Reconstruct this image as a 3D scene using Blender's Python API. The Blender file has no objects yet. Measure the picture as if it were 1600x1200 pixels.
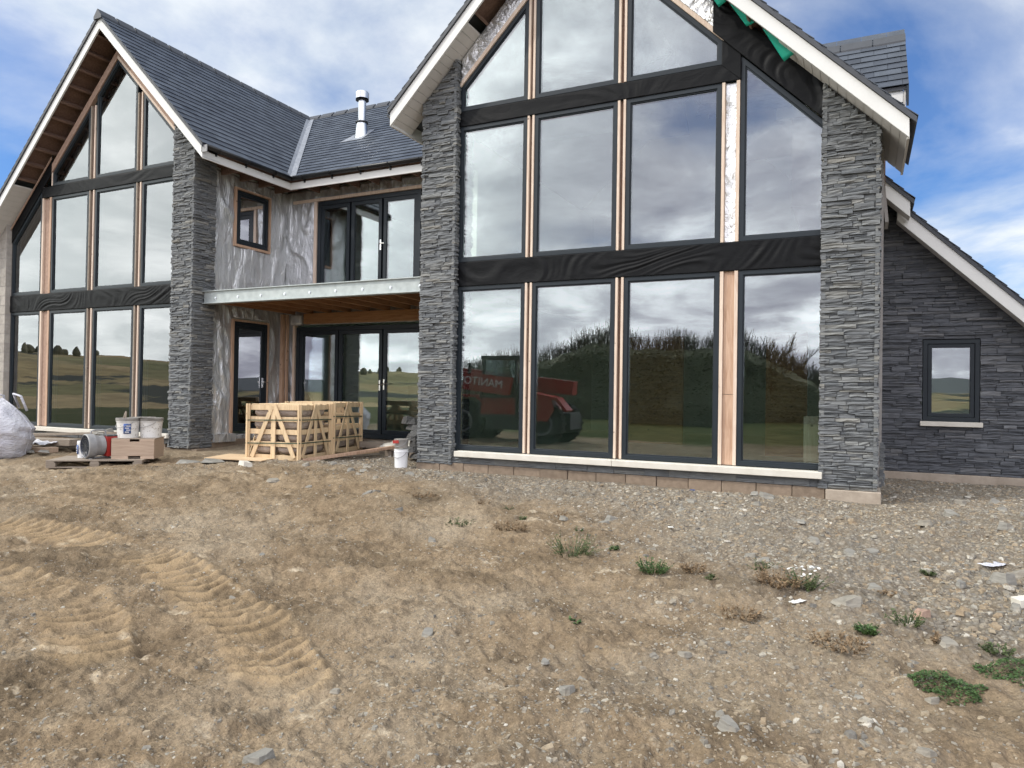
import bpy, math, random
import numpy as np
from mathutils import Vector, Matrix, noise as mnoise
random.seed(7)
C = bpy.context.scene.collection
SC = bpy.context.scene
R_ = math.radians

# ------------------------------------------------------------------ materials
def new_mat(name):
    m = bpy.data.materials.new(name); m.use_nodes = True
    nt = m.node_tree; nt.nodes.clear()
    out = nt.nodes.new('ShaderNodeOutputMaterial')
    return m, nt, out
def N(nt, t, **kw):
    n = nt.nodes.new(t)
    for k, v in kw.items():
        if k in n.inputs: n.inputs[k].default_value = v
        else: setattr(n, k, v)
    return n
def L(nt, a, b): nt.links.new(a, b)
def ramp(nt, fac, stops, interp='LINEAR'):
    r = nt.nodes.new('ShaderNodeValToRGB'); r.color_ramp.interpolation = interp
    e = r.color_ramp.elements
    while len(e) > 1: e.remove(e[-1])
    e[0].position = stops[0][0]; e[0].color = (*stops[0][1], 1)
    for p, c in stops[1:]:
        x = e.new(p); x.color = (*c, 1)
    L(nt, fac, r.inputs[0]); return r.outputs[0]
def noise(nt, vec, scale, detail=5, rough=.55, dist=0):
    n = N(nt, 'ShaderNodeTexNoise', Scale=scale, Detail=detail, Roughness=rough, Distortion=dist)
    if vec is not None: L(nt, vec, n.inputs['Vector'])
    return n.outputs['Fac']
def coords(nt, scale=(1,1,1), kind='Object'):
    tc = nt.nodes.new('ShaderNodeTexCoord')
    mp = N(nt, 'ShaderNodeMapping'); mp.inputs['Scale'].default_value = scale
    L(nt, tc.outputs[kind], mp.inputs[0]); return mp.outputs[0]
def mixc(nt, fac, a, b, mode='MIX'):
    m = nt.nodes.new('ShaderNodeMix'); m.data_type = 'RGBA'; m.blend_type = mode
    for sock, v in ((m.inputs[0], fac), (m.inputs[6], a), (m.inputs[7], b)):
        if hasattr(v, 'links'): L(nt, v, sock)
        elif isinstance(v, (int, float)): sock.default_value = v
        else: sock.default_value = (*v, 1)
    return m.outputs[2]
def math_(nt, op, a, b=0., clamp=False):
    m = nt.nodes.new('ShaderNodeMath'); m.operation = op; m.use_clamp = clamp
    for s, v in ((m.inputs[0], a), (m.inputs[1], b)):
        if hasattr(v, 'links'): L(nt, v, s)
        else: s.default_value = v
    return m.outputs[0]
def pbr(nt, out, col, rough=.6, metal=0., bump=None, bstr=.3, bdist=.01, spec=None):
    b = nt.nodes.new('ShaderNodeBsdfPrincipled')
    if hasattr(col, 'links'): L(nt, col, b.inputs['Base Color'])
    else: b.inputs['Base Color'].default_value = (*col, 1)
    if hasattr(rough, 'links'): L(nt, rough, b.inputs['Roughness'])
    else: b.inputs['Roughness'].default_value = rough
    b.inputs['Metallic'].default_value = metal
    if spec is not None: b.inputs['Specular IOR Level'].default_value = spec
    if bump is not None:
        bp = N(nt, 'ShaderNodeBump', Strength=bstr, Distance=bdist)
        L(nt, bump, bp.inputs['Height']); L(nt, bp.outputs[0], b.inputs['Normal'])
    L(nt, b.outputs[0], out.inputs[0]); return b
def island(nt):
    return nt.nodes.new('ShaderNodeNewGeometry').outputs['Random Per Island']

def simple(name, c1, c2=None, rough=.6, metal=0, scale=8, bump=.15, bdist=.005, stretch=(1,1,1), spec=None, isl=0.):
    m, nt, out = new_mat(name)
    co = coords(nt, stretch)
    nz = noise(nt, co, scale, 6)
    c2 = c2 or tuple(x*.8 for x in c1)
    col = ramp(nt, nz, [(.3, c2), (.7, c1)])
    if isl:
        v = math_(nt, 'MULTIPLY_ADD', island(nt), isl)
        v.node.inputs[2].default_value = 1 - isl/2
        col = mixc(nt, 1., col, v, 'MULTIPLY')
    pbr(nt, out, col, rough, metal, noise(nt, co, scale*4, 4), bump, bdist, spec)
    return m

def stone_mat(name, stops, tint=(.30,.24,.16)):
    m, nt, out = new_mat(name)
    co = coords(nt, (3, 3, 26)); co2 = coords(nt)
    base = ramp(nt, island(nt), stops)
    st = noise(nt, co, 2.2, 6, .62)
    big = noise(nt, co2, 9, 4)
    v = ramp(nt, st, [(.25, (.68,)*3), (.55, (1,)*3), (.8, (1.35,)*3)])
    col = mixc(nt, 1., base, v, 'MULTIPLY')
    tan = ramp(nt, big, [(.60, (0,)*3), (.76, (.45,)*3)])
    col = mixc(nt, tan, col, tint)
    h = math_(nt, 'ADD', st, math_(nt, 'MULTIPLY', big, .5))
    pbr(nt, out, col, .78, 0, h, .6, .012, .3)
    return m

def wood_mat(name, light, dark, rough=.65, axis='z', knots=True, isl=.25):
    m, nt, out = new_mat(name)
    s = {'x': (1.2, 14, 14), 'y': (14, 1.2, 14), 'z': (14, 14, 1.2)}[axis]
    co = coords(nt, s); co2 = coords(nt)
    g = noise(nt, co, 2.5, 6, .6, .6)
    col = ramp(nt, g, [(.3, dark), (.62, light)])
    if knots:
        k = N(nt, 'ShaderNodeTexVoronoi', Scale=6.); L(nt, co2, k.inputs['Vector'])
        kf = ramp(nt, k.outputs['Distance'], [(.05, (1,)*3), (.12, (0,)*3)])
        col = mixc(nt, kf, col, tuple(x*.35 for x in dark))
    v = math_(nt, 'MULTIPLY_ADD', island(nt), isl); v.node.inputs[2].default_value = 1 - isl/2
    col = mixc(nt, 1., col, v, 'MULTIPLY')
    pbr(nt, out, col, rough, 0, g, .25, .004, .3)
    return m

M = {}
M['stone'] = stone_mat('split_slate_stone', [(0,(.115,.124,.132)),(.3,(.168,.177,.181)),(.6,(.142,.150,.157)),(.88,(.20,.206,.202)),(1,(.225,.22,.20))], (.215,.205,.175))
M['stone_dark'] = stone_mat('split_slate_dark', [(0,(.075,.081,.092)),(.4,(.12,.127,.140)),(.75,(.092,.099,.112)),(1,(.175,.18,.188))], (.17,.17,.16))
M['mortar'] = simple('dark_mortar', (.07,.07,.068), rough=.95)
def slate_mat(name, a, b):
    m, nt, out = new_mat(name)
    co = coords(nt)
    base = ramp(nt, island(nt), [(0, a), (.5, tuple((x+y)/2 for x, y in zip(a, b))), (1, b)])
    nz = noise(nt, co, 3.5, 6)
    col = mixc(nt, 1., base, ramp(nt, nz, [(.3, (.75,)*3), (.7, (1.2,)*3)]), 'MULTIPLY')
    pbr(nt, out, col, .52, 0, noise(nt, co, 30, 4), .25, .004, .45)
    return m
M['slate'] = slate_mat('roof_slate', (.040,.049,.066), (.074,.088,.110))
M['ridge'] = simple('ridge_tile_grey', (.055,.06,.07), rough=.6)
M['white'] = simple('white_upvc', (.70,.70,.675), (.65,.65,.62), rough=.35, scale=2, bump=.03)
M['soffit'] = simple('soffit_board', (.62,.60,.57), (.55,.53,.50), rough=.5, scale=3, bump=.05)
M['frame'] = simple('anthracite_frame', (.020,.027,.033), (.017,.023,.029), rough=.42, scale=4, bump=.03, spec=.28)
M['black_plastic'] = simple('black_gutter', (.012,.013,.015), rough=.4, scale=4, bump=.05)
M['pine'] = wood_mat('pine_batten', (.72,.60,.49), (.58,.44,.34))
M['pine_x'] = wood_mat('pine_board', (.62,.47,.31), (.48,.33,.19), axis='x')
M['pine_orange'] = wood_mat('weathered_pine', (.55,.38,.27), (.38,.235,.155))
M['redwood'] = wood_mat('joist_timber', (.36,.19,.085), (.22,.105,.045), axis='x')
M['joist'] = wood_mat('joist_timber_deep', (.34,.17,.08), (.2,.09,.04), axis='y')
M['darkwood'] = wood_mat('rafter_timber', (.20,.13,.10), (.12,.075,.055), axis='y')
M['osb'] = simple('sheathing_board', (.20,.12,.085), (.12,.07,.05), rough=.85, scale=30, bump=.3)
M['osb_light'] = simple('weathered_sheathing', (.42,.29,.22), (.29,.19,.14), rough=.85, scale=24, bump=.3)
M['crate_wood'] = wood_mat('crate_softwood', (.70,.54,.34), (.55,.40,.24))
M['greywood'] = wood_mat('grey_pallet_wood', (.33,.28,.225), (.21,.17,.135), axis='x')
M['ply'] = wood_mat('plywood', (.52,.40,.30), (.42,.31,.23), axis='x', knots=False)
M['block'] = simple('dense_concrete_block', (.27,.21,.155), (.19,.145,.105), rough=.95, scale=12, bump=.6, bdist=.01, isl=.3)
M['block_grey'] = simple('grey_concrete_block', (.40,.37,.33), (.30,.275,.245), rough=.95, scale=14, bump=.5, bdist=.01, isl=.2)
M['footing'] = simple('cast_concrete', (.40,.34,.275), (.29,.24,.19), rough=.95, scale=7, bump=.5, bdist=.01)
M['sill'] = simple('cream_cast_sill', (.66,.63,.56), (.56,.53,.46), rough=.85, scale=5, bump=.15)
M['render'] = simple('grey_render', (.36,.34,.32), (.28,.265,.25), rough=.9, scale=4)
M['plaster'] = simple('room_plaster', (.70,.74,.66), (.60,.64,.57), rough=.9, scale=1.2, bump=.02)
M['floor_in'] = simple('room_floor', (.56,.62,.55), (.46,.51,.46), rough=.5, scale=2, bump=.05)
M['galv'] = simple('galvanised_steel', (.46,.50,.49), (.35,.385,.38), rough=.55, metal=.4, scale=9, bump=.06)
M['steel'] = simple('stainless_steel', (.62,.64,.66), (.54,.56,.59), rough=.3, metal=1., scale=3, bump=.03, stretch=(1,1,6))
M['chrome'] = simple('door_furniture', (.85,.85,.85), rough=.15, metal=1., bump=0)
M['lead'] = simple('lead_flashing', (.34,.36,.39), (.22,.235,.26), rough=.5, metal=.3, scale=8, bump=.3)
M['green_mem'] = simple('green_roof_membrane', (.0,.36,.25), (.0,.28,.19), rough=.6, scale=5)
M['strap'] = simple('green_strap', (.03,.07,.045), rough=.4, bump=0)
M['red'] = simple('red_machine_paint', (.36,.024,.02), (.28,.02,.016), rough=.4, scale=3)
M['rubber'] = simple('black_rubber', (.018,.018,.018), rough=.8, scale=20)
M['dgrey'] = simple('dark_grey_paint', (.05,.052,.055), rough=.5)
M['lgrey'] = simple('light_grey_paint', (.30,.30,.30), (.23,.23,.235), rough=.55, scale=10)
M['navy'] = simple('dark_blue_plastic', (.012,.022,.055), rough=.4)
M['blue'] = simple('blue_label', (.03,.09,.30), (.02,.06,.22), rough=.5, scale=20)
M['letter'] = simple('white_lettering', (.8,.8,.78), rough=.5, bump=0)
M['print'] = simple('dark_print', (.03,.04,.04), rough=.6, bump=0)
M['paper'] = simple('pale_sheet', (.62,.60,.54), (.54,.52,.46), rough=.8, scale=6)
M['bag'] = simple('white_woven_sack', (.70,.70,.74), (.50,.50,.56), rough=.7, scale=4, bump=.8, bdist=.05, stretch=(1,1,2.2))
M['wrap'] = simple('shrink_wrapped_slabs', (.52,.45,.39), (.30,.24,.20), rough=.25, scale=6, bump=.7, bdist=.03, stretch=(1,1,2), isl=.4)
M['rubblebag'] = simple('dark_rubble_sheet', (.07,.07,.07), (.03,.03,.03), rough=.55, scale=9, bump=.6, bdist=.03)
M['lid'] = simple('grey_dusty_plastic', (.30,.285,.26), (.19,.18,.165), rough=.8, scale=14)
M['weed'] = simple('weed_leaf', (.075,.10,.032), (.042,.064,.02), rough=.6, scale=6, bump=0, isl=.6)
M['clover'] = simple('clover_leaf', (.055,.105,.025), (.035,.07,.016), rough=.6, scale=6, bump=0, isl=.7)
M['dry'] = simple('dry_stalk', (.235,.160,.088), (.155,.103,.056), rough=.8, scale=6, bump=0, isl=.6)
M['petal'] = simple('white_petal', (.8,.8,.76), rough=.6, bump=0)
M['hedge'] = simple('dark_hedge_leaf', (.27,.255,.155), (.20,.19,.115), rough=.7, scale=.8, bump=0, isl=.6)
M['twig'] = simple('bare_twig', (.13,.10,.075), (.09,.065,.05), rough=.8, scale=2, bump=0, isl=.5)
M['loose'] = stone_mat('loose_slate_shard', [(0,(.17,.165,.155)),(.3,(.24,.23,.205)),(.6,(.29,.265,.22)),(1,(.35,.325,.27))], (.34,.265,.18))

def gravel_mat():
    m, nt, out = new_mat('mixed_gravel')
    col = ramp(nt, island(nt), [(0,(.15,.14,.125)),(.16,(.24,.22,.185)),(.40,(.32,.265,.19)),(.62,(.27,.205,.135)),(.8,(.26,.245,.21)),(.95,(.40,.365,.30)),(1,(.52,.49,.43))])
    co = coords(nt)
    nz = noise(nt, co, 45, 4)
    col = mixc(nt, 1., col, ramp(nt, nz, [(.3,(.7,)*3),(.7,(1.2,)*3)]), 'MULTIPLY')
    pbr(nt, out, col, .85, 0, nz, .3, .006, .3); return m
M['gravel'] = gravel_mat()

def glass_mat(name, tint=(.83,.90,.86), r0=.155):
    m, nt, out = new_mat(name)
    tr = N(nt, 'ShaderNodeBsdfTransparent'); tr.inputs[0].default_value = (*tint, 1)
    gl = N(nt, 'ShaderNodeBsdfGlossy', Roughness=0.0); gl.inputs[0].default_value = (.93,.95,.98,1)
    co = coords(nt)
    nz = noise(nt, co, .9, 2)
    bp = N(nt, 'ShaderNodeBump', Strength=.06, Distance=.02); L(nt, nz, bp.inputs['Height'])
    L(nt, bp.outputs[0], gl.inputs['Normal'])
    fr = N(nt, 'ShaderNodeFresnel', IOR=1.5)
    f = math_(nt, 'ADD', fr.outputs[0], r0, True)
    mx = nt.nodes.new('ShaderNodeMixShader')
    L(nt, f, mx.inputs[0]); L(nt, tr.outputs[0], mx.inputs[1]); L(nt, gl.outputs[0], mx.inputs[2])
    L(nt, mx.outputs[0], out.inputs[0]); return m
M['glass'] = glass_mat('coated_glazing')
M['cabglass'] = glass_mat('cab_glazing', (.5,.6,.58), .1)

def membrane(name, col, col2, rough, metal, scale, stretch, bstr, bdist, spec=.5):
    m, nt, out = new_mat(name)
    co = coords(nt, stretch); co2 = coords(nt)
    w = noise(nt, co, scale, 5, .6, 1.2)
    n2 = noise(nt, co2, 2.2, 4)
    c = ramp(nt, n2, [(.3, col2), (.7, col)])
    pbr(nt, out, c, rough, metal, w, bstr, bdist, spec)
    return m
M['black_mem'] = membrane('black_breather_membrane', (.008,.0085,.0095), (.005,.0055,.0065), .52, 0, 3, (1,1,2), .2, .03, .13)
M['foil'] = membrane('silver_foil_membrane', (.78,.78,.775), (.62,.62,.615), .33, .75, 3, (2.5,2.5,1.6), .7, .05)
M['grey_mem'] = membrane('grey_vapour_membrane', (.64,.655,.66), (.54,.555,.56), .26, .62, 2.4, (3.0,3.0,.9), .75, .06, .6)

def tub_mat():
    m, nt, out = new_mat('splashed_white_tub')
    co = coords(nt)
    a = noise(nt, co, 22, 5, .7); b = noise(nt, co, 6, 4)
    spl = ramp(nt, a, [(.585,(0,)*3),(.63,(1,)*3)])
    col = mixc(nt, spl, ramp(nt, b, [(.3,(.60,.585,.55)),(.7,(.76,.75,.72))]), (.34,.31,.27))
    pbr(nt, out, col, .55, 0, a, .2, .003); return m
M['tub'] = tub_mat()
M['bucket_white'] = simple('white_bucket_plastic', (.78,.79,.80), (.68,.69,.70), rough=.4, scale=8)

def ground_mat():
    m, nt, out = new_mat('site_dirt')
    co = coords(nt)
    n1 = noise(nt, co, .45, 6, .6); n2 = noise(nt, co, 3.2, 8, .65); n3 = noise(nt, co, 26, 6, .7); n4 = noise(nt, co, 110, 3, .6)
    dirt = ramp(nt, n2, [(.30,(.150,.109,.069)),(.5,(.228,.170,.109)),(.70,(.305,.236,.157))])
    dk = ramp(nt, noise(nt, coords(nt,(.8,1.5,1)), 1.1, 7, .62), [(.36,(.66,)*3),(.52,(1,)*3)])
    dirt = mixc(nt, 1., dirt, dk, 'MULTIPLY')
    pale = ramp(nt, n1, [(.48,(0,)*3),(.64,(.55,)*3)])
    dirt = mixc(nt, pale, dirt, (.34,.285,.21))
    # pale dusty streaks
    st = noise(nt, coords(nt, (1.1, 2.3, 1)), 2.6, 6, .6, .1)
    stf = ramp(nt, st, [(.62,(0,)*3),(.70,(.75,)*3)])
    dirt = mixc(nt, stf, dirt, (.46,.39,.29))
    dirt = mixc(nt, 1., dirt, ramp(nt, n3, [(.3,(.74,)*3),(.5,(1,)*3),(.72,(1.22,)*3)]), 'MULTIPLY')
    dirt = mixc(nt, 1., dirt, ramp(nt, n4, [(.33,(.92,)*3),(.5,(1,)*3),(.7,(1.08,)*3)]), 'MULTIPLY')
    for sc_, lo_, hi_ in ((60., .86, 1.13), (150., .88, 1.12)):
        vq = N(nt, 'ShaderNodeTexVoronoi', Scale=sc_); L(nt, co, vq.inputs['Vector'])
        dirt = mixc(nt, 1., dirt, ramp(nt, vq.outputs['Color'], [(.1,(lo_,)*3),(.9,(hi_,)*3)]), 'MULTIPLY')
        if sc_ < 100: grain = vq.outputs['Distance']
    # small embedded chips
    vo = N(nt, 'ShaderNodeTexVoronoi', Scale=46.); L(nt, co, vo.inputs['Vector'])
    chip = ramp(nt, vo.outputs['Distance'], [(.16,(1,)*3),(.26,(0,)*3)])
    sel = ramp(nt, vo.outputs['Color'], [(.50,(0,)*3),(.56,(1,)*3)])
    cm = math_(nt, 'MULTIPLY', chip, sel)
    chipc = ramp(nt, vo.outputs['Color'], [(.5,(.26,.25,.235)),(.75,(.38,.345,.285)),(1,(.48,.45,.40))])
    dirt = mixc(nt, math_(nt,'MULTIPLY',cm,math_(nt,'MULTIPLY',ramp(nt, n1, [(.42,(.1,)*3),(.6,(1,)*3)]),.75)), dirt, chipc)
    # gravel zone (attribute painted by place: the stone-strewn strip along the house and the right bank)
    at = N(nt, 'ShaderNodeAttribute', attribute_name='gravel')
    gz = math_(nt, 'MULTIPLY', at.outputs['Fac'], ramp(nt, n2, [(.3,(.45,)*3),(.6,(1,)*3)]), True)
    vg = N(nt, 'ShaderNodeTexVoronoi', Scale=30.); L(nt, co, vg.inputs['Vector'])
    gcol = ramp(nt, vg.outputs['Color'], [(0,(.20,.185,.16)),(.35,(.30,.26,.205)),(.7,(.27,.255,.225)),(1,(.42,.39,.33))])
    gcol = mixc(nt, 1., gcol, ramp(nt, vg.outputs['Distance'], [(.1,(1.1,)*3),(.6,(.55,)*3)]), 'MULTIPLY')
    dirt = mixc(nt, math_(nt,'MULTIPLY',gz,.85), dirt, gcol)
    # sandy tyre track
    tk = N(nt, 'ShaderNodeAttribute', attribute_name='track')
    dirt = mixc(nt, math_(nt,'MULTIPLY',tk.outputs['Fac'],.55), dirt, (.44,.315,.18))
    # far land: fields and woods
    fa = N(nt, 'ShaderNodeAttribute', attribute_name='far')
    vf = N(nt, 'ShaderNodeTexVoronoi', Scale=.011); L(nt, co, vf.inputs['Vector'])
    fld = ramp(nt, vf.outputs['Color'], [(0,(.23,.21,.10)),(.3,(.40,.30,.15)),(.5,(.18,.19,.085)),(.75,(.44,.33,.18)),(1,(.30,.26,.13))])
    fld = mixc(nt, 1., fld, ramp(nt, noise(nt, co, .05, 7, .65), [(.3,(.6,)*3),(.7,(1.25,)*3)]), 'MULTIPLY')
    wd = ramp(nt, noise(nt, coords(nt,(1,1,4)), .012, 6, .6), [(.54,(0,)*3),(.57,(1,)*3)])
    fld = mixc(nt, wd, fld, (.055,.062,.05))
    gr = mixc(nt, ramp(nt, noise(nt, co, .4, 5), [(.35,(0,)*3),(.6,(1,)*3)]), (.05,.068,.022), (.085,.09,.035))
    fz = N(nt, 'ShaderNodeAttribute', attribute_name='fields')
    painted_haze = N(nt, 'ShaderNodeAttribute', attribute_name='painted_haze')
    fld = mixc(nt, painted_haze.outputs['Fac'], fld, (.15,.16,.165))  # far hills turn grey with distance: haze painted into the land colour
    land = mixc(nt, fz.outputs['Fac'], gr, fld)
    col = mixc(nt, fa.outputs['Fac'], dirt, land)
    h = math_(nt, 'ADD', math_(nt,'MULTIPLY',n3,.7), math_(nt,'MULTIPLY',n4,.12))
    h = math_(nt, 'ADD', h, math_(nt,'MULTIPLY',grain,-.16))
    h = math_(nt, 'ADD', h, math_(nt,'MULTIPLY',cm,.35))
    h = math_(nt, 'ADD', h, math_(nt,'MULTIPLY',n2,.8))
    pbr(nt, out, col, .95, 0, h, .8, .035, .1)
    return m
M['ground'] = ground_mat()

# ------------------------------------------------------------------ mesh helpers
class MB:
    def __init__(s): s.v = []; s.f = []
    def add(s, vs, fs):
        b = len(s.v); s.v += [tuple(v) for v in vs]; s.f += [tuple(i+b for i in f) for f in fs]
    def box(s, lo, hi):
        x0,y0,z0 = lo; x1,y1,z1 = hi
        s.add([(x0,y0,z0),(x1,y0,z0),(x1,y1,z0),(x0,y1,z0),(x0,y0,z1),(x1,y0,z1),(x1,y1,z1),(x0,y1,z1)],
              [(0,3,2,1),(4,5,6,7),(0,1,5,4),(1,2,6,5),(2,3,7,6),(3,0,4,7)])
    def bar(s, a, b, w, h, up=(0,0,1)):
        a = Vector(a); b = Vector(b); d = (b-a).normalized(); u = Vector(up)
        sd = d.cross(u)
        if sd.length < 1e-4: sd = d.cross(Vector((1,0,0)))
        sd.normalize(); u = sd.cross(d)
        vs = [p + sd*(i*w/2) + u*(j*h/2) for p in (a, b) for i, j in ((-1,-1),(1,-1),(1,1),(-1,1))]
        s.add(vs, [(0,1,2,3),(7,6,5,4),(0,4,5,1),(1,5,6,2),(2,6,7,3),(3,7,4,0)])
    def prism(s, poly, y0, y1):            # poly: [(x,z)...] extruded along Y
        n = len(poly)
        vs = [(x,y0,z) for x,z in poly] + [(x,y1,z) for x,z in poly]
        s.add(vs, [tuple(range(n)), tuple(range(2*n-1,n-1,-1))] + [(i, i+n, (i+1)%n+n, (i+1)%n) for i in range(n)])
    def prismx(s, poly, x0, x1):           # poly: [(y,z)...] extruded along X
        n = len(poly)
        vs = [(x0,y,z) for y,z in poly] + [(x1,y,z) for y,z in poly]
        s.add(vs, [tuple(range(n)), tuple(range(2*n-1,n-1,-1))] + [(i, i+n, (i+1)%n+n, (i+1)%n) for i in range(n)])
    def ring(s, po, pi, y0, y1):           # frame between two polygons with the same corner count
        n = len(po)
        vs = [(x,y0,z) for x,z in po]+[(x,y0,z) for x,z in pi]+[(x,y1,z) for x,z in po]+[(x,y1,z) for x,z in pi]
        fs = []
        for i in range(n):
            j = (i+1) % n
            fs += [(i,j,n+j,n+i),(2*n+i,3*n+i,3*n+j,2*n+j),(i,2*n+i,2*n+j,j),(n+i,n+j,3*n+j,3*n+i)]
        s.add(vs, fs)
    def lathe(s, prof, c=(0,0,0), n=24, axis='z', cap=True):
        vs = []; fs = []
        for r, h in prof:
            for k in range(n):
                a = 2*math.pi*k/n
                p = (r*math.cos(a), r*math.sin(a), h)
                if axis == 'y': p = (p[0], p[2], p[1])
                if axis == 'x': p = (p[2], p[0], p[1])
                vs.append((p[0]+c[0], p[1]+c[1], p[2]+c[2]))
        for i in range(len(prof)-1):
            for k in range(n):
                fs.append((i*n+k, i*n+(k+1)%n, (i+1)*n+(k+1)%n, (i+1)*n+k))
        if cap:
            fs.append(tuple(range(n-1,-1,-1))); fs.append(tuple((len(prof)-1)*n+k for k in range(n)))
        s.add(vs, fs)
    def tube(s, pts, r, n=8):
        pts = [Vector(p) for p in pts]; vs = []; fs = []
        for i, p in enumerate(pts):
            d = (pts[min(i+1,len(pts)-1)] - pts[max(i-1,0)]).normalized()
            a = d.cross(Vector((0,0,1)))
            if a.length < 1e-3: a = d.cross(Vector((1,0,0)))
            a.normalize(); b = d.cross(a)
            rr = r[i] if isinstance(r, (list, tuple)) else r
            vs += [p + a*(rr*math.cos(2*math.pi*k/n)) + b*(rr*math.sin(2*math.pi*k/n)) for k in range(n)]
        for i in range(len(pts)-1):
            for k in range(n): fs.append((i*n+k, i*n+(k+1)%n, (i+1)*n+(k+1)%n, (i+1)*n+k))
        fs += [tuple(range(n-1,-1,-1)), tuple((len(pts)-1)*n+k for k in range(n))]
        s.add(vs, fs)
    def xf(s, mat):
        s.v = [tuple(mat @ Vector(v)) for v in s.v]; return s
    def build(s, name, mat, parent=None, smooth=False, bevel=0, local=False):
        me = bpy.data.meshes.new(name)
        off = Vector((0,0,0))
        if parent is not None and not local:
            off = wloc(parent)
        va = np.array([tuple(v) for v in s.v], dtype=np.float64)-np.array(off)
        me.from_pydata(va.tolist(), [], s.f)
        me.materials.append(M[mat] if isinstance(mat, str) else mat)
        if smooth: me.polygons.foreach_set('use_smooth', [True]*len(me.polygons))
        me.update()
        o = bpy.data.objects.new(name, me); C.objects.link(o)
        if parent is not None: o.parent = parent
        if bevel:
            b = o.modifiers.new('bevel', 'BEVEL'); b.width = bevel; b.segments = 2; b.limit_method = 'ANGLE'
        return o
def wloc(o):
    v = Vector(o.location); p = o.parent
    while p: v += Vector(p.location); p = p.parent
    return v
def tag(o, label=None, cat=None, group=None, kind=None):
    if label: o['label'] = label
    if cat: o['category'] = cat
    if group: o['group'] = group
    if kind: o['kind'] = kind
    return o
def empty(name, loc, label, cat, rz=0, group=None):
    o = bpy.data.objects.new(name, None); C.objects.link(o); o.location = loc; o.rotation_euler = (0,0,rz)
    o.empty_display_size = .2
    return tag(o, label, cat, group)
def inset(poly, d):
    n = len(poly); res = []
    area = sum(poly[i][0]*poly[(i+1)%n][1]-poly[(i+1)%n][0]*poly[i][1] for i in range(n))
    sg = 1 if area > 0 else -1
    lines = []
    for i in range(n):
        (x0,z0),(x1,z1) = poly[i], poly[(i+1)%n]
        l = math.hypot(x1-x0, z1-z0); nx, nz = -(z1-z0)/l*sg, (x1-x0)/l*sg
        lines.append((x0+nx*d, z0+nz*d, x1-x0, z1-z0))
    for i in range(n):
        a = lines[i-1]; b = lines[i]
        den = a[2]*b[3]-a[3]*b[2]
        t = ((b[0]-a[0])*b[3]-(b[1]-a[1])*b[2])/den
        res.append((a[0]+a[2]*t, a[1]+a[3]*t))
    return res

# ------------------------------------------------------------------ ground
def ss(t): t = np.clip(t, 0, 1); return t*t*(3-2*t)
def hash2(ix, iy, seed):
    h = (ix*374761393 + iy*668265263 + seed*1274126177) & 0xffffffff
    h = ((h ^ (h >> 13))*1274126177) & 0xffffffff
    return ((h ^ (h >> 16)) & 0xffff)/65535.
def vnoise(x, y, seed=0):
    ix = np.floor(x).astype(np.int64); iy = np.floor(y).astype(np.int64)
    fx = x-ix; fy = y-iy; fx = fx*fx*fx*(fx*(fx*6-15)+10); fy = fy*fy*fy*(fy*(fy*6-15)+10)
    a = hash2(ix,iy,seed); b = hash2(ix+1,iy,seed); c = hash2(ix,iy+1,seed); d = hash2(ix+1,iy+1,seed)
    return (a*(1-fx)+b*fx)*(1-fy)+(c*(1-fx)+d*fx)*fy - .5
def fbm(x, y, seed=0, oct=4, gain=.5):
    s = 0; a = 1.
    for i in range(oct):
        s = s + a*vnoise(x*2**i+17.3*i, y*2**i-9.1*i, seed+i); a *= gain
    return s
def g_low(x, y):
    return -1.62 + .33*ss((y-3.5)/6) + .07*ss((y-9.6)/2.8) + .05*np.clip((-x-2)/9, 0, 1)
TRACKS = [[(-9.2,4.75),(-7.24,4.75),(-5.6,4.45),(-4.6,4.05),(-3.6,3.6),(-2.9,3.1)],
          [(-7.4,3.5),(-6.4,3.55),(-5.4,3.45),(-4.7,3.15),(-4.2,2.8)]]
def track_field(x, y):
    h = np.zeros_like(x); m = np.zeros_like(x); tr_ = np.zeros_like(x)
    for ti, tr in enumerate(TRACKS):
        s0 = 0.
        for (x0,y0),(x1,y1) in zip(tr[:-1], tr[1:]):
            dx, dy = x1-x0, y1-y0; l = math.hypot(dx,dy)
            t = np.clip(((x-x0)*dx+(y-y0)*dy)/l/l, 0, 1)
            px, py = x0+t*dx, y0+t*dy
            d = np.hypot(x-px, y-py); sgn = np.sign((x-x0)*dy-(y-y0)*dx)
            s = s0+t*l; w = .27
            inside = 1-ss((d-w*.8)/(w*.35))
            ph = s*6.2 + d*2.4 + .9*vnoise(x*1.3, y*1.3, 40) + .25*vnoise(x*5, y*5, 41)
            tri = np.abs(((ph % 1.)-.5)*2); tread = ss((tri-.25)/.5)
            patch = np.clip(.85+1.6*fbm(x*1.1+3, y*1.1, 60, 3), 0, 1)*(1 if ti == 0 else .8)
            inside = inside*patch
            hh = inside*((tread-.5)*.036*(.7+.6*vnoise(x*4,y*4,43)) - .012 + .03*ss((d-w*.6)/(w*.4)))
            upd = inside > m
            h = np.where(upd, hh, h); m = np.where(upd, inside, m); tr_ = np.where(upd, tread, tr_)
            s0 += l
    return h, m, m*(.2+.8*tr_)
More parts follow.
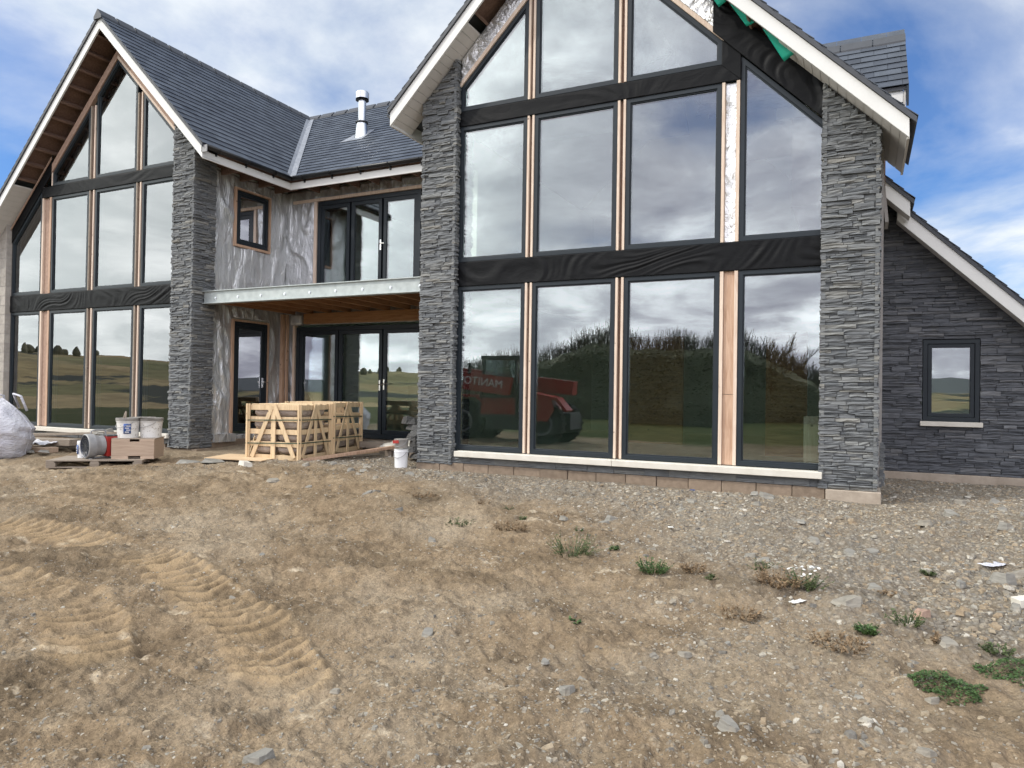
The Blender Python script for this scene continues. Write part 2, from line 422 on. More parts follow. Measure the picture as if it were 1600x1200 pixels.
def gravel_zone(x, y):
    c = .34*ss((x+2.4+.35*(y-3)+1.2*fbm(x*.7,y*.7,27,3))/2.0)*(.35+1.5*np.clip(fbm(x*1.5,y*1.5,28,3)+.15,0,1))
    a = ss((y-7.3-.35*np.clip((x+4)*-1,0,3)-.5*fbm(x*.5,y*.5,21,3))/1.3)
    b = ss((x+1.6+.9*(y-5.6)+.8*fbm(x*.6,y*.6,22,3))/2.2)*ss((y-4.4)/1.2)
    left = 1-.75*ss((-x-9.6)/1.5)
    return np.clip(np.maximum(np.maximum(a*left, b), c), 0, 1)
def g_detail(x, y):
    near = 1-ss((np.hypot(x,y)-24)/10)
    gz = gravel_zone(x, y)
    h = .055*fbm(x*.55,y*.55,1,3) + .05*fbm(x*2.0,y*2.0,5,4,.55) + (.036+.012*gz)*fbm(x*8,y*8,9,3,.65) + .014*fbm(x*21,y*21,12,2,.6)
    # long worn ruts running across the yard
    u = x*.93+y*.37; v = -x*.37+y*.93
    h = h + .052*fbm(u*.45, v*2.8, 31, 3)
    th, tm, _ = track_field(x, y)
    pit = np.exp(-(((x+6.6)/2.4)**2+((y-6.1)/.6)**2))*-.07
    bank = .07*np.exp(-((y-5.75+.12*(x))/.4)**2)*ss((x+2.6)/1.2)*(.6+fbm(x*1.5,y*1.5,50,2))
    return (h*(1-.55*tm) + th + pit + bank)*near*(1-.75*ss((y-9.3)/.5))
def hills(x, y):
    r = np.hypot(x, y); az = np.arctan2(x, -y)      # 0 = straight behind the camera, negative = left
    h = -6*ss((r-40)/160)*(y < 30)
    hl = .034*np.exp(-((az+1.00)/.30)**2) + .013*np.exp(-((az+.62)/.22)**2) + .006*np.exp(-((az-.05)/.25)**2) + .016*np.exp(-((az+1.5)/.4)**2)
    ridge = hl*760 + 10*fbm(az*5, r*.004, 70, 3)
    h = h + (ridge+7)*ss((r-170)/560)
    h = h + 40*(y < 0)*(.5+.6*np.exp(-((az-.12)/.10)**2)+fbm(az*4+8,az*0+3,80,3))*ss((r-1000)/900)
    return h
def ground_z(x, y):
    x = np.asarray(x, float); y = np.asarray(y, float)
    return g_low(x,y) + g_detail(x,y)
def gz1(x, y): return float(ground_z(np.array([x]), np.array([y]))[0])

def build_ground():
    th_f = np.linspace(R_(-70), R_(22), 860)           # azimuth from +Y, fine where the camera looks
    th_c = np.linspace(R_(22), R_(290), 110)[1:-1]
    th = np.concatenate([th_f, th_c])
    rs = [.35]
    while rs[-1] < 1.6: rs.append(rs[-1]*1.15)
    while rs[-1] < 17: rs.append(rs[-1]*1.0043)
    while rs[-1] < 40: rs.append(rs[-1]*1.03)
    while rs[-1] < 4200: rs.append(rs[-1]*1.07)
    r = np.array(rs); nr, nt = len(r), len(th)
    T, Rr = np.meshgrid(th, r)
    x = Rr*np.sin(T); y = Rr*np.cos(T)
    z = g_low(x,y) + g_detail(x,y) + hills(x,y)
    v = np.stack([x,y,z], -1).reshape(-1,3)
    v = np.vstack([v, [[0,0,float(z[0].mean())]]])
    i = np.arange(nr-1)[:,None]*nt; k = np.arange(nt)[None,:]; k2 = (k+1) % nt
    q = np.stack([i+k, i+nt+k, i+nt+k2, i+k2], -1).reshape(-1,4)
    c = len(v)-1
    tri = np.stack([np.full(nt,c), np.arange(nt), (np.arange(nt)+1)%nt], -1)
    me = bpy.data.meshes.new('ground')
    me.vertices.add(len(v)); me.vertices.foreach_set('co', v.astype(np.float32).ravel())
    nl = q.size+tri.size
    me.loops.add(nl); me.loops.foreach_set('vertex_index', np.concatenate([q.ravel(), tri.ravel()]).astype(np.int32))
    me.polygons.add(len(q)+len(tri))
    ls = np.concatenate([np.arange(len(q))*4, q.size+np.arange(len(tri))*3]).astype(np.int32)
    me.polygons.foreach_set('loop_start', ls)
    me.polygons.foreach_set('use_smooth', np.ones(len(ls), bool))
    me.update(calc_edges=True); me.validate()
    X, Y = v[:,0], v[:,1]; rr = np.hypot(X, Y)
    def attr(n, a):
        t = me.attributes.new(n, 'FLOAT', 'POINT'); t.data.foreach_set('value', a.astype(np.float32))
    attr('gravel', gravel_zone(X,Y)*(rr < 40)); attr('track', track_field(X,Y)[2]*(rr < 20))
    far = ss((-Y-3.2-1.5*fbm(X*.3,Y*.3,90,3))/1.6) + ss((-X-19-2*fbm(X*.3,Y*.3,91,3))/3) + ss((rr-34)/5)
    attr('far', np.clip(far,0,1)); attr('fields', ss((rr-90)/60)); attr('painted_haze', ss((rr-760-120*fbm(X*.004,Y*.004,95,3))/160))
    me.materials.append(M['ground'])
    o = bpy.data.objects.new('ground', me); C.objects.link(o); tag(o, kind='structure')
    return o
build_ground()

# ------------------------------------------------------------------ stones and gravel
def rock(mb, c, size, rng, flat=.5, n=7):
    # an angular shard: two jittered rings, the upper one smaller
    a0 = rng.uniform(0, 6.28); el = rng.uniform(.55, 1.)
    top = []; bot = []; tl = (rng.uniform(-.35,.35), rng.uniform(-.35,.35))
    ca, sa = math.cos(a0), math.sin(a0)
    for k in range(n):
        a = 2*math.pi*k/n + rng.uniform(-.25,.25); rr = size*rng.uniform(.72,1.1)*.5
        x, y = rr*math.cos(a), rr*math.sin(a)*el
        X, Y = x*ca-y*sa, x*sa+y*ca
        bot.append((c[0]+X, c[1]+Y, c[2]-size*flat*.35))
        s = rng.uniform(.62,.9); zz = size*flat*rng.uniform(.45,.65)+(tl[0]*X+tl[1]*Y)*.7
        top.append((c[0]+X*s, c[1]+Y*s, c[2]+zz))
    mb.add(bot+top, [tuple(range(n,2*n))]+[(k,(k+1)%n,n+(k+1)%n,n+k) for k in range(n)])
def build_gravel():
    rng = random.Random(3); mb = MB(); cand = 150000; cnt = 0
    nr = np.random.RandomState(5)
    xs = []; ys = []
    th = nr.uniform(R_(-66), R_(12), cand); r = 1.9+(nr.uniform(0,1,cand)**.8)*11.6
    xs = r*np.sin(th); ys = r*np.cos(th)
    d = gravel_zone(xs, ys)
    cl = np.clip(.5+1.6*fbm(xs*1.2, ys*1.2, 13, 3), 0, 1)
    pr = (.13+.42*cl**2)+(.40*cl+.26)*d
    keep = nr.uniform(0,1,cand) < pr
    keep &= (ys < 12.3) & ~((ys > 9.8) & (xs < -12)) & ~((ys > 9.8) & (xs > -6.5) & (xs < .22))
    tm = track_field(xs, ys)[1]; keep &= ~((tm > .3) & (nr.uniform(0,1,cand) < .85))
    xs = xs[keep]; ys = ys[keep]; d = d[keep]; zs = ground_z(xs, ys)
    for x, y, z, dd in zip(xs, ys, zs, d):
        s = min(.008+rng.expovariate(1/.012)*(.6+.85*dd), .075)
        rock(mb, (x,y,z-s*.06), s*1.15, rng, rng.uniform(.12,.42), rng.choice((4,5,5)))
    o = mb.build('gravel', 'gravel'); tag(o, kind='stuff'); return o
build_gravel()

def loose_stone(x, y, size, rng, mat='loose', flat=.35, label='loose grey slate shard lying on the bare dirt', group='larger slate shards scattered over the ground', name='slate_shard', cat='stone'):
    mb = MB(); rock(mb, (0,0,0), size, rng, flat, rng.choice((6,7,8)))
    o = mb.build(name, mat); o.location = (x, y, gz1(x,y)+size*.02); tag(o, label, cat, group); return o
rs = random.Random(11)
spots = [(-2.35,2.35,.16),(-1.95,2.5,.07),(-1.42,3.65,.15),(-.55,3.55,.17),(-.62,3.7,.09),(.28,3.75,.12),(-.2,3.1,.18),(-.05,2.9,.10),(.25,2.85,.10),(-2.6,4.1,.12),(-3.2,4.4,.07),(-2.55,3.1,.06),(-4.35,4.05,.07),(-5.0,5.0,.10),(-3.9,6.2,.13),(-2.9,7.3,.12),(-2.0,7.0,.10),(-1.75,6.6,.12),(-1.2,6.5,.11),(-.9,6.9,.15),(-.4,7.4,.16),(.1,7.3,.17),(.35,7.0,.14),(.7,6.5,.13),(.95,5.9,.12),(.5,5.2,.14),(.1,6.2,.13),(-.3,5.6,.10),(-.75,4.7,.07),(-.95,4.4,.09),(.35,4.4,.11),(-1.7,4.0,.06),(-2.2,5.0,.06),(-5.7,7.5,.18),(-4.9,7.0,.22),(-6.4,8.6,.14),(-7.1,8.9,.16),(-7.6,9.1,.13),(-8.0,8.9,.15),(1.3,8.6,.2),(1.6,9.4,.22),(.9,9.2,.2),(1.1,10.4,.22),(.6,8.4,.17),(1.5,7.6,.18),(-.1,8.7,.15),(-1.1,8.9,.14),(-2.2,9.2,.12)]
for x, y, s in spots: loose_stone(x, y, s, rs)
for k in range(34):
    x = rs.uniform(-8.2, 2.0); y = rs.uniform(7.4, 9.6) if x < -1 else rs.uniform(5.6, 11.5)
    if -6.6 < x < .3 and y > 9.5: y -= 1.2
    loose_stone(x, y, rs.uniform(.10,.26), rs, flat=rs.uniform(.10,.22))
loose_stone(1.0, 6.74, .26, rs, flat=.3, label='long pale flat stone at the right edge of the yard', group=None)
loose_stone(.38, 5.61, .20, rs, 'osb_light', .5, 'rust brown broken stone beside the small green weeds', None, 'broken_stone')
loose_stone(-9.0, 8.6, .34, rs, 'sill', .3, 'pale crumpled lump of stone in front of the slatted crates', None, 'stone_lump')
for (x, y, s, l) in ((-10.0,8.35,.55,'left of two thin grey slate slabs lying in front of the stone pillar'),(-9.7,8.55,.42,'right of two thin grey slate slabs lying in front of the stone pillar')):
    loose_stone(x, y, s, rs, flat=.09, label=l, group=None, name='slate_slab', cat='slab')

# ------------------------------------------------------------------ house
house = empty('house', (-6, 12, -1.2), 'unfinished two winged stone house with huge gable windows and dark slate roofs', 'house')
H = house
YG = 10.0           # glazing plane of both gables
def ledge(mb, org, u, n, width, z0, ztop, rng, th=(.015,.05), hmin=.026, hmax=.068, lmin=.10, lmax=.42, holes=()):
    # stacked split stone courses on a vertical wall: org at the left foot, u along the wall, n outwards
    u = Vector(u); n = Vector(n); org = Vector(org); z = z0
    zmax = max(ztop(width*i/20) for i in range(21))
    while z < zmax:
        h = rng.uniform(hmin, hmax); x = -rng.uniform(0,.02)
        while x < width:
            l = rng.uniform(lmin, lmax); x1 = min(x+l, width+rng.uniform(-.015,.012))
            if width-x1 < .06: x1 = width+rng.uniform(-.012,.012)
            sub = [(z, z+h)]
            if h > .052 and rng.random() < .5:
                m = z+h*rng.uniform(.35,.65); sub = [(z,m),(m,z+h)]
            for a, b in sub:
                ok = [x+(x1-x)*q/12 for q in range(13) if ztop(min(max(x+(x1-x)*q/12,0),width)) >= b-.012]
                if not ok or ok[-1]-ok[0] < .03: continue
                xs0, xs1 = x, x1
                x, x1 = ok[0], ok[-1]
                if any(x1 > hx0 and x < hx1 and b > hz0 and a < hz1 for hx0,hx1,hz0,hz1 in holes):
                    segs = []
                    for hx0,hx1,hz0,hz1 in holes:
                        if x < hx0-.03: segs.append((x, min(x1,hx0)))
                        if x1 > hx1+.03: segs.append((max(x,hx1), x1))
                else: segs = [(x, x1)]
                for xa, xb in segs: stone_block(mb, org, u, n, xa+.0025, xb-.0025, a+.002, b-.002, rng, th)
                x, x1 = xs0, xs1
            x = x1
            if width-x < .02: break
        z += h
def stone_block(mb, org, u, n, x0, x1, z0, z1, rng, th):
    nx = max(2, int((x1-x0)/.07)); nz = 2 if z1-z0 < .05 else 3
    t = rng.uniform(*th); tx = rng.uniform(-.05,.05); tz = rng.uniform(-.25,.25)
    vs = []
    for j in range(nz+1):
        for i in range(nx+1):
            a = x0+(x1-x0)*i/nx; b = z0+(z1-z0)*j/nz
            e = (i in (0,nx)) or (j in (0,nz))
            d = t+tx*(a-(x0+x1)/2)+tz*(b-(z0+z1)/2)+rng.uniform(-.008,.008)-(.006 if e else 0)
            if 0 < i < nx and 0 < j < nz: b += rng.uniform(-.006,.006)
            vs.append(org+u*a+Vector((0,0,b-org.z))+n*max(d,.004))
    m = len(vs); fs = []
    for j in range(nz):
        for i in range(nx):
            k = j*(nx+1)+i; fs.append((k,k+1,k+nx+2,k+nx+1))
    bx = [(0,0),(nx,0),(nx,nz),(0,nz)]
    for a, b in ((x0,z0),(x1,z0),(x1,z1),(x0,z1)): vs.append(org+u*a+Vector((0,0,b-org.z))-n*.02)
    bot = list(range(nx+1)); right = [j*(nx+1)+nx for j in range(nz+1)]
    top = [nz*(nx+1)+i for i in range(nx,-1,-1)]; left = [j*(nx+1) for j in range(nz,-1,-1)]
    for edge, p, q in ((bot,m,m+1),(right,m+1,m+2),(top,m+2,m+3),(left,m+3,m)):
        fs.append(tuple(edge[::-1])+(p,q))
    mb.add(vs, fs)

rg = random.Random(21)
# ---- gable definitions:  left slope z = x + a, right slope z = b - x  (glazing head lines)
RW = dict(a=10.80, b=3.10, sa=11.25, sb=3.54)
LW = dict(a=21.42, b=-7.38, sa=21.86, sb=-6.92)
YB = 9.55           # front face of the bargeboards
def head(W, x): return min(x+W['a'], W['b']-x)
def soff(W, x): return min(x+W['sa'], W['sb']-x)

def window(poly, parent=H, fw=.062, y0=YG, depth=.075, label=None, name='window', tilt=True, fixed=True):
    f = MB(); pi = inset(poly, fw)
    f.ring(poly, pi, y0, y0+depth)
    pj = inset(poly, fw-.004); pk = inset(poly, fw+.018)
    f.ring(pj, pk, y0+.018, y0+depth-.006)
    w = f.build(name, 'frame', parent, bevel=.004)
    if label: w['label'] = label
    g = MB(); g.prism(pk, y0+.034, y0+.058)
    c = Vector((sum(p[0] for p in pk)/len(pk), y0+.045, sum(p[1] for p in pk)/len(pk)))
    a = rg.uniform(-.0035,.0035); b = rg.uniform(-.0035,.0035)
    if tilt: g.xf(Matrix.Translation(c) @ Matrix.Rotation(a,4,'Z') @ Matrix.Rotation(b,4,'X') @ Matrix.Translation(-c))
    g.build('pane', 'glass', w)
    return w

Z1, Z2, Z3, Z4, Z5 = -.935, 1.69, 2.085, 4.275, 4.53
def gable_windows(W, xs, inner_left):
    # xs: four (x0,x1) columns from left to right
    ws = []
    for i, (x0, x1) in enumerate(xs):
        window([(x0,Z1),(x1,Z1),(x1,Z2),(x0,Z2)])
        edge = (i == 3) if inner_left else (i == 0)         # the low outer column runs up to the slope
        if edge:
            h0, h1 = head(W,x0), head(W,x1)
            window([(x0,Z3),(x1,Z3),(x1,h1),(x0,h0)])
        else:
            window([(x0,Z3),(x1,Z3),(x1,Z4),(x0,Z4)])
            ax = (W['b']-W['a'])/2
            p = [(x0,Z5),(x1,Z5),(x1,head(W,x1))]
            if x0 < ax < x1: p.append((ax, head(W,ax)))
            p.append((x0, head(W,x0)))
            window(p)
RX = [(-5.89,-4.685),(-4.56,-3.235),(-3.105,-1.755),(-1.51,-.40)]
LX = [(-18.09,-16.95),(-16.60,-15.285),(-15.075,-13.745),(-13.55,-12.40)]
gable_windows(RW, RX, True); gable_windows(LW, LX, False)

def batten(x0, x1, z0, z1, mat='pine', y0=YG-.012, y1=YG+.06):
    b = MB(); b.box((x0,y0,z0),(x1,y1,z1)); return b.build('timber_batten', mat, H, bevel=.003)
def infill(x0, x1, z0, z1, mat, name, y=YG+.03):
    b = MB(); b.box((x0,y,z0),(x1,y+.02,z1)); return b.build(name, mat, H)
for xa, xb in ((-4.685,-4.56),(-3.235,-3.105)):
    top = min(head(RW,xa), head(RW,xb))
    for z0, z1 in ((Z1,Z2),(Z3,Z4),(Z5,top)):
        infill(xa+.05, xb-.05, z0, z1, 'osb', 'packer')
        batten(xa+.004, xa+.040, z0, z1); batten(xb-.040, xb-.004, z0, z1)
for xa, xb in ((-13.745,-13.55),(-15.285,-15.075)):
    top = min(head(LW,xa), head(LW,xb))
    for z0, z1 in ((Z1,Z2),(Z3,Z4),(Z5,top)):
        infill(xa+.002, xb-.002, z0, z1, 'darkwood', 'packer')
        batten(xa+.02, xa+.058, z0, z1, 'greywood'); batten(xb-.058, xb-.02, z0, z1, 'pine')
# wide mullions
xa, xb = -1.755, -1.51
batten(xa+.004, xa+.05, Z1, Z2); batten(xb-.05, xb-.004, Z1, Z2)
bd = MB(); bd.box((xa+.054,YG+.02,Z1),(xb-.054,YG+.045,Z1+.95)); bd.box((xa+.054,YG+.02,Z1+.956),(xb-.054,YG+.045,Z2)); bd.build('timber_board', 'pine_orange', H)
batten(xa+.004, xa+.045, Z3, Z4); batten(xb-.05, xb-.004, Z3, Z4)
xa2, xb2 = -16.95, -16.60
for z0, z1 in ((Z1,Z2),(Z3,Z4+.25)):
    batten(xa2+.006, xa2+.06, z0, z1); batten(xb2-.07, xb2-.006, z0, z1 if z0 < 0 else Z4, 'pine_orange')
    infill(xa2+.062, xb2-.074, z0, z1 if z0 < 0 else Z4, 'osb_light', 'timber_board')
batten(-16.62, -16.585, Z5, Z5+.32)

def sheet(name, mat, corners, nu, nv, fn, thick=.012, parent=H, nrm=(0,-1,0), smooth=True):
    # wrinkled sheet between four corners (a,b,c,d counter-clockwise from outside); fn(u,v,x,z) = outward offset
    a, b, c, d = [Vector(p) for p in corners]; n = Vector(nrm); vs = []; fs = []
    for j in range(nv+1):
        for i in range(nu+1):
            u, v = i/nu, j/nv
            p = (a*(1-u)+b*u)*(1-v)+(d*(1-u)+c*u)*v
            vs.append(p+n*fn(u, v, p))
    for j in range(nv):
        for i in range(nu):
            k = j*(nu+1)+i; fs.append((k,k+1,k+nu+2,k+nu+1))
    mb = MB(); mb.add(vs, fs)
    o = mb.build(name, mat, parent, smooth=smooth)
    s = o.modifiers.new('thick', 'SOLIDIFY'); s.thickness = thick; s.offset = -1
    return o
def fn_noise(p, s=(1,1,1), seed=0.): return mnoise.noise(Vector((p[0]*s[0]+seed, p[1]*s[1], p[2]*s[2]+seed*.7)))
def drape(amp, seed, diag=.0, sag=0., fine=1.):
    def f(u, v, p):
        x = p[0]; z = p[2]
        w = mnoise.noise(Vector((x*.7+seed, z*1.2, seed)))
        env = max(0., .25+1.1*mnoise.noise(Vector((x*.55+seed*3, 1.3, seed))))
        k = x*1.5 + diag*z*2.2*(1 if w > 0 else -1)*abs(w)*1.6 + w*1.4
        r = mnoise.noise(Vector((k*1.3, z*.9+w, seed*2.)))
        r2 = 1-2*abs(mnoise.noise(Vector((k*3.1*fine+5, z*1.6+w, seed+9))))
        r3 = mnoise.noise(Vector((x*7+seed, z*5, seed+3)))
        return amp*(.8*r + .55*env*max(0,r2)**2 + .18*r3)*(.25+.75*math.sin(math.pi*min(max(v,0),1))) + sag*math.sin(math.pi*v)
    return f
# black membrane bands across the gables
sheet('membrane_band', 'black_mem', [(-5.89,9.985,Z2+.0),(-.44,9.985,Z2+.0),(-.44,9.985,Z3-.005),(-5.89,9.985,Z3-.005)], 300, 34, drape(.021, 3.1, 1.6))
sheet('membrane_band', 'black_mem', [(-5.89,9.985,Z4),(-1.50,9.985,Z4),(-1.50,9.985,Z5-.01),(-5.89,9.985,Z5-.01)], 240, 18, drape(.009, 7.7, 1.2))
sheet('membrane_band', 'black_mem', [(-18.09,9.985,Z2),(-12.40,9.985,Z2),(-12.40,9.985,Z3-.005),(-18.09,9.985,Z3-.005)], 280, 26, drape(.020, 12.4, 1.8))
sheet('membrane_band', 'black_mem', [(-16.95,9.985,Z4),(-12.40,9.985,Z4),(-12.40,9.985,Z5-.01),(-16.95,9.985,Z5-.01)], 220, 16, drape(.009, 17.2, 1.2))
# black wrap between the right hand upper panes, and the sloping wraps above the heads
sheet('membrane_wrap', 'black_mem', [(-1.76,9.98,Z5-.02),(-1.505,9.98,Z4-.0),(-1.505,9.98,4.62),(-1.76,9.98,4.9)], 24, 30, drape(.018, 21., .8))
sheet('foil_strip', 'foil', [(-1.755+.046,10.03,Z3),(-1.51-.051,10.03,Z3),(-1.51-.051,10.03,Z4),(-1.755+.046,10.03,Z4)], 14, 150, lambda u,v,p: .020*mnoise.noise(Vector((p[0]*4,p[2]*3.2,1)))+.006*mnoise.noise(Vector((p[0]*9,p[2]*11,4))))
def slope_sheet(name, mat, W, side, x0, x1, o0, o1, amp, seed, y=9.985, nu=120, nv=16, thick=.01):
    if side == 'l': f = lambda x, o: (x, y, x+W['a']+o)
    else: f = lambda x, o: (x, y, W['b']-x+o)
    return sheet(name, mat, [f(x0,o0), f(x1,o0), f(x1,o1), f(x0,o1)], nu, nv, drape(amp, seed, 1.), thick)
axR = (RW['b']-RW['a'])/2; axL = (LW['b']-LW['a'])/2
def slope_batten(W, side, x0, x1, o0, o1, mat, y0=9.975, y1=10.06, name='timber_batten'):
    f = (lambda x, o: (x, x+W['a']+o)) if side == 'l' else (lambda x, o: (x, W['b']-x+o))
    b = MB(); b.prism([f(x0,o0), f(x1,o0), f(x1,o1), f(x0,o1)], y0, y1); return b.build(name, mat, H)
slope_batten(RW, 'l', -5.89, axR, .002, .085, 'pine')
slope_sheet('foil_strip', 'foil', RW, 'l', -5.87, axR, .087, .44, .035, 31.)
slope_batten(RW, 'r', axR, -1.74, .002, .085, 'pine')
slope_sheet('foil_strip', 'foil', RW, 'r', axR, -1.86, .087, .44, .04, 35.)
slope_sheet('membrane_wrap', 'black_mem', RW, 'r', -1.88, -.42, .005, .50, .024, 41., y=9.95, nv=26)
# left gable: weathered board above, black membrane lower down on the outer side
slope_batten(LW, 'l', -16.6, axL, .002, .20, 'osb_light', name='sheathing_board')
slope_sheet('membrane_wrap', 'black_mem', LW, 'l', -18.09, -16.6, .0, .40, .012, 44.)
slope_batten(LW, 'l', -18.09, -16.6, .30, .36, 'osb_light', y0=9.955, y1=9.97)
slope_batten(LW, 'r', axL, -12.40, .002, .07, 'pine')
slope_batten(LW, 'r', axL, -12.40, .072, .22, 'osb_light', name='sheathing_board')
# torn green roof underlay showing behind the right bargeboard
for (x0, x1, dz) in ((-1.98,-1.66,.10),(-1.62,-1.30,.07),(-1.20,-.80,.16)):
    xm = x0*.35+x1*.65
    sheet('green_underlay', 'green_mem', [(x0,9.70,RW['sb']-x0+.03),(xm,9.78,RW['sb']-xm-dz),(x1,9.70,RW['sb']-x1+.03),((x0+x1)/2,9.68,RW['sb']-(x0+x1)/2+.08)], 8, 8, drape(.03, 50+x0), .004)

# ---- roofs
def barge(W, side, x0, x1, lo=0., hi=.225, y0=YB, y1=YB+.035, name='bargeboard'):
    f = (lambda x, o: (x, x+W['sa']+o)) if side == 'l' else (lambda x, o: (x, W['sb']-x+o))
    b = MB(); b.prism([f(x0,lo), f(x1,lo), f(x1,hi), f(x0,hi)], y0, y1); return b.build(name, 'white', H, bevel=.004)
aR = (RW['sb']-RW['sa'])/2; aL = (LW['sb']-LW['sa'])/2
eRl, eRr, eLl, eLr = -6.95, .475, -18.95, -11.27     # eave ends of the soffits
barge(RW, 'l', eRl, aR); barge(RW, 'r', aR, eRr); barge(LW, 'l', eLl, aL); barge(LW, 'r', aL, eLr)
def soffit(W, side, xa, xb, y0, y1, nb, name='soffit'):
    b = MB(); f = (lambda x: x+W['sa']) if side == 'l' else (lambda x: W['sb']-x)
    for k in range(nb):
        p = xa+(xb-xa)*k/nb+.003; q = xa+(xb-xa)*(k+1)/nb-.003
        b.prism([(p,f(p)+.012),(q,f(q)+.012),(q,f(q)+.026),(p,f(p)+.026)], y0, y1)
    b.prism([(xa,f(xa)+.028),(xb,f(xb)+.028),(xb,f(xb)+.036),(xa,f(xa)+.036)], y0, y1)
    return b.build(name, 'soffit', H)
soffit(RW, 'l', eRl, -5.55, YB+.036, 10.12, 14); soffit(RW, 'r', -1.0, .19, YB+.036, 10.09, 12); soffit(RW, 'r', .19, eRr, YB+.036, 11.12, 3)
soffit(LW, 'l', eLl, -17.35, YB+.036, 10.05, 16); soffit(LW, 'r', -12.6, eLr, YB+.036, 9.98, 13)
def lookouts(W, side, xa, xb, step):
    s = 1 if side == 'l' else -1
    f = (lambda x: x+W['sa']) if side == 'l' else (lambda x: W['sb']-x)
    x = xa
    while x < xb:
        b = MB(); b.bar((x,YB+.036,f(x)+.09),(x,10.25,f(x)+.09), .045, .13, up=(-s*.707,0,.707)); x += step
        b.build('rafter_lookout', 'darkwood', H)
    d = MB(); d.prism([(xa-.05,f(xa-.05)+.17),(xb+.05,f(xb+.05)+.17),(xb+.05,f(xb+.05)+.19),(xa-.05,f(xa-.05)+.19)], YB+.036, 10.3); d.build('roof_deck', 'osb', H)
lookouts(RW, 'l', -5.45, aR, .42); lookouts(RW, 'r', aR, -1.05, .42)
lookouts(LW, 'l', -17.25, aL, .30); lookouts(LW, 'r', aL, -12.7, .34)

def slates(name, org, u, v, n, rows, ulo, uhi, exp=.2, w=.30, th=.008, rng=rg, parent=H, mat='slate'):
    # rows of single slates laid up a slope; ulo/uhi(vdist) bound each row
    mb = MB(); org = Vector(org); u = Vector(u).normalized(); v = Vector(v).normalized(); n = Vector(n).normalized()
    for r in range(rows):
        v0 = r*exp; v1 = v0+exp*1.35
        a, b = ulo(v0+exp/2), uhi(v0+exp/2)
        if b-a < .02: continue
        x = a - (w/2 if r % 2 else 0)
        while x < b:
            p, q = max(x, a), min(x+w-.004, b)
            if q-p > .015:
                t = rng.uniform(0,.0035); t2 = rng.uniform(0,.0035)
                c = [org+u*p+v*v0+n*(.020+t), org+u*q+v*v0+n*(.020+t2), org+u*q+v*v1+n*.002, org+u*p+v*v1+n*.002]
                mb.add(c+[k-n*th for k in c], [(0,1,2,3),(7,6,5,4),(0,4,5,1),(1,5,6,2),(2,6,7,3),(3,7,4,0)])
            x += w
    return mb.build(name, mat, parent)
roof = MB()   # solid decks under the slates, closing the house
TT = .30      # slate bed above the soffit line
def wing_deck(mb, W, ax, x0, x1, y0, y1):
    zt = ax+W['sa']+TT
    mb.prism([(x0,x0+W['sa']+TT-.07),(ax,zt-.07),(x1,W['sb']-x1+TT-.07),(x1,W['sb']-x1+TT),(ax,zt),(x0,x0+W['sa']+TT)], y0, y1)
wing_deck(roof, RW, aR, eRl-.03, .20, YB-.03, 10.3); wing_deck(roof, RW, aR, eRl-.03, .20, 10.3, 22)
wing_deck(roof, LW, aL, eLl-.06, eLr+.03, YB-.03, 22)
roof.prism([(.20,RW['sb']-.2+TT-.07),(.55,RW['sb']-.55+TT-.07),(.55,RW['sb']-.55+TT),(.20,RW['sb']-.2+TT)], YB-.03, 11.25)
ridge_z = aL+LW['sa']+TT
YE, ZE = 11.83, 4.60                          # mid roof eave edge
YR = 15.9; tanm = (ridge_z-ZE)/(YR-YE)
roof.prismx([(YE,ZE-.07),(YR,ridge_z-.07),(YR+4.1,ZE-.07),(YR+4.1,ZE),(YR,ridge_z),(YE,ZE)], aL, aR)
roofo = roof.build('roof', 'ridge', H)
# left wing, inner slope (seen): eave along Y at x = eLr, valley cut on the far side
r2 = math.sqrt(.5)
ex, ez = eLr+.035, LW['sb']-(eLr+.035)+TT
def val_y(x):                                  # valley line in plan: z of both planes equal
    return YE + (LW['sb']+TT-x-ZE)/tanm
slates('slates', (ex, YB-.03, ez), (0,1,0), (-r2,0,r2), (r2,0,r2), int((ridge_z-ez)/r2/.20)+0, lambda v: 0, lambda v: val_y(ex-v*r2)-(YB-.03)-.05, parent=roofo)
slates('slates', (eLl-.06, YB-.03, eLl-.06+LW['sa']+TT), (0,1,0), (r2,0,r2), (-r2,0,r2), 32, lambda v: 0, lambda v: 12, parent=roofo)
cm = 1/math.hypot(1, tanm); sm = tanm*cm
def mid_lo(v):
    y = YE+v*cm; z = ZE+v*sm
    return (LW['sb']+TT-z)+.14
def mid_hi(v):
    z = ZE+v*sm
    return z-RW['sa']-TT+.3
slates('slates', (0, YE, ZE), (1,0,0), (0,cm,sm), (0,-sm,cm), int(math.hypot(YR-YE, ridge_z-ZE)/.205), mid_lo, mid_hi, exp=.205, parent=roofo)
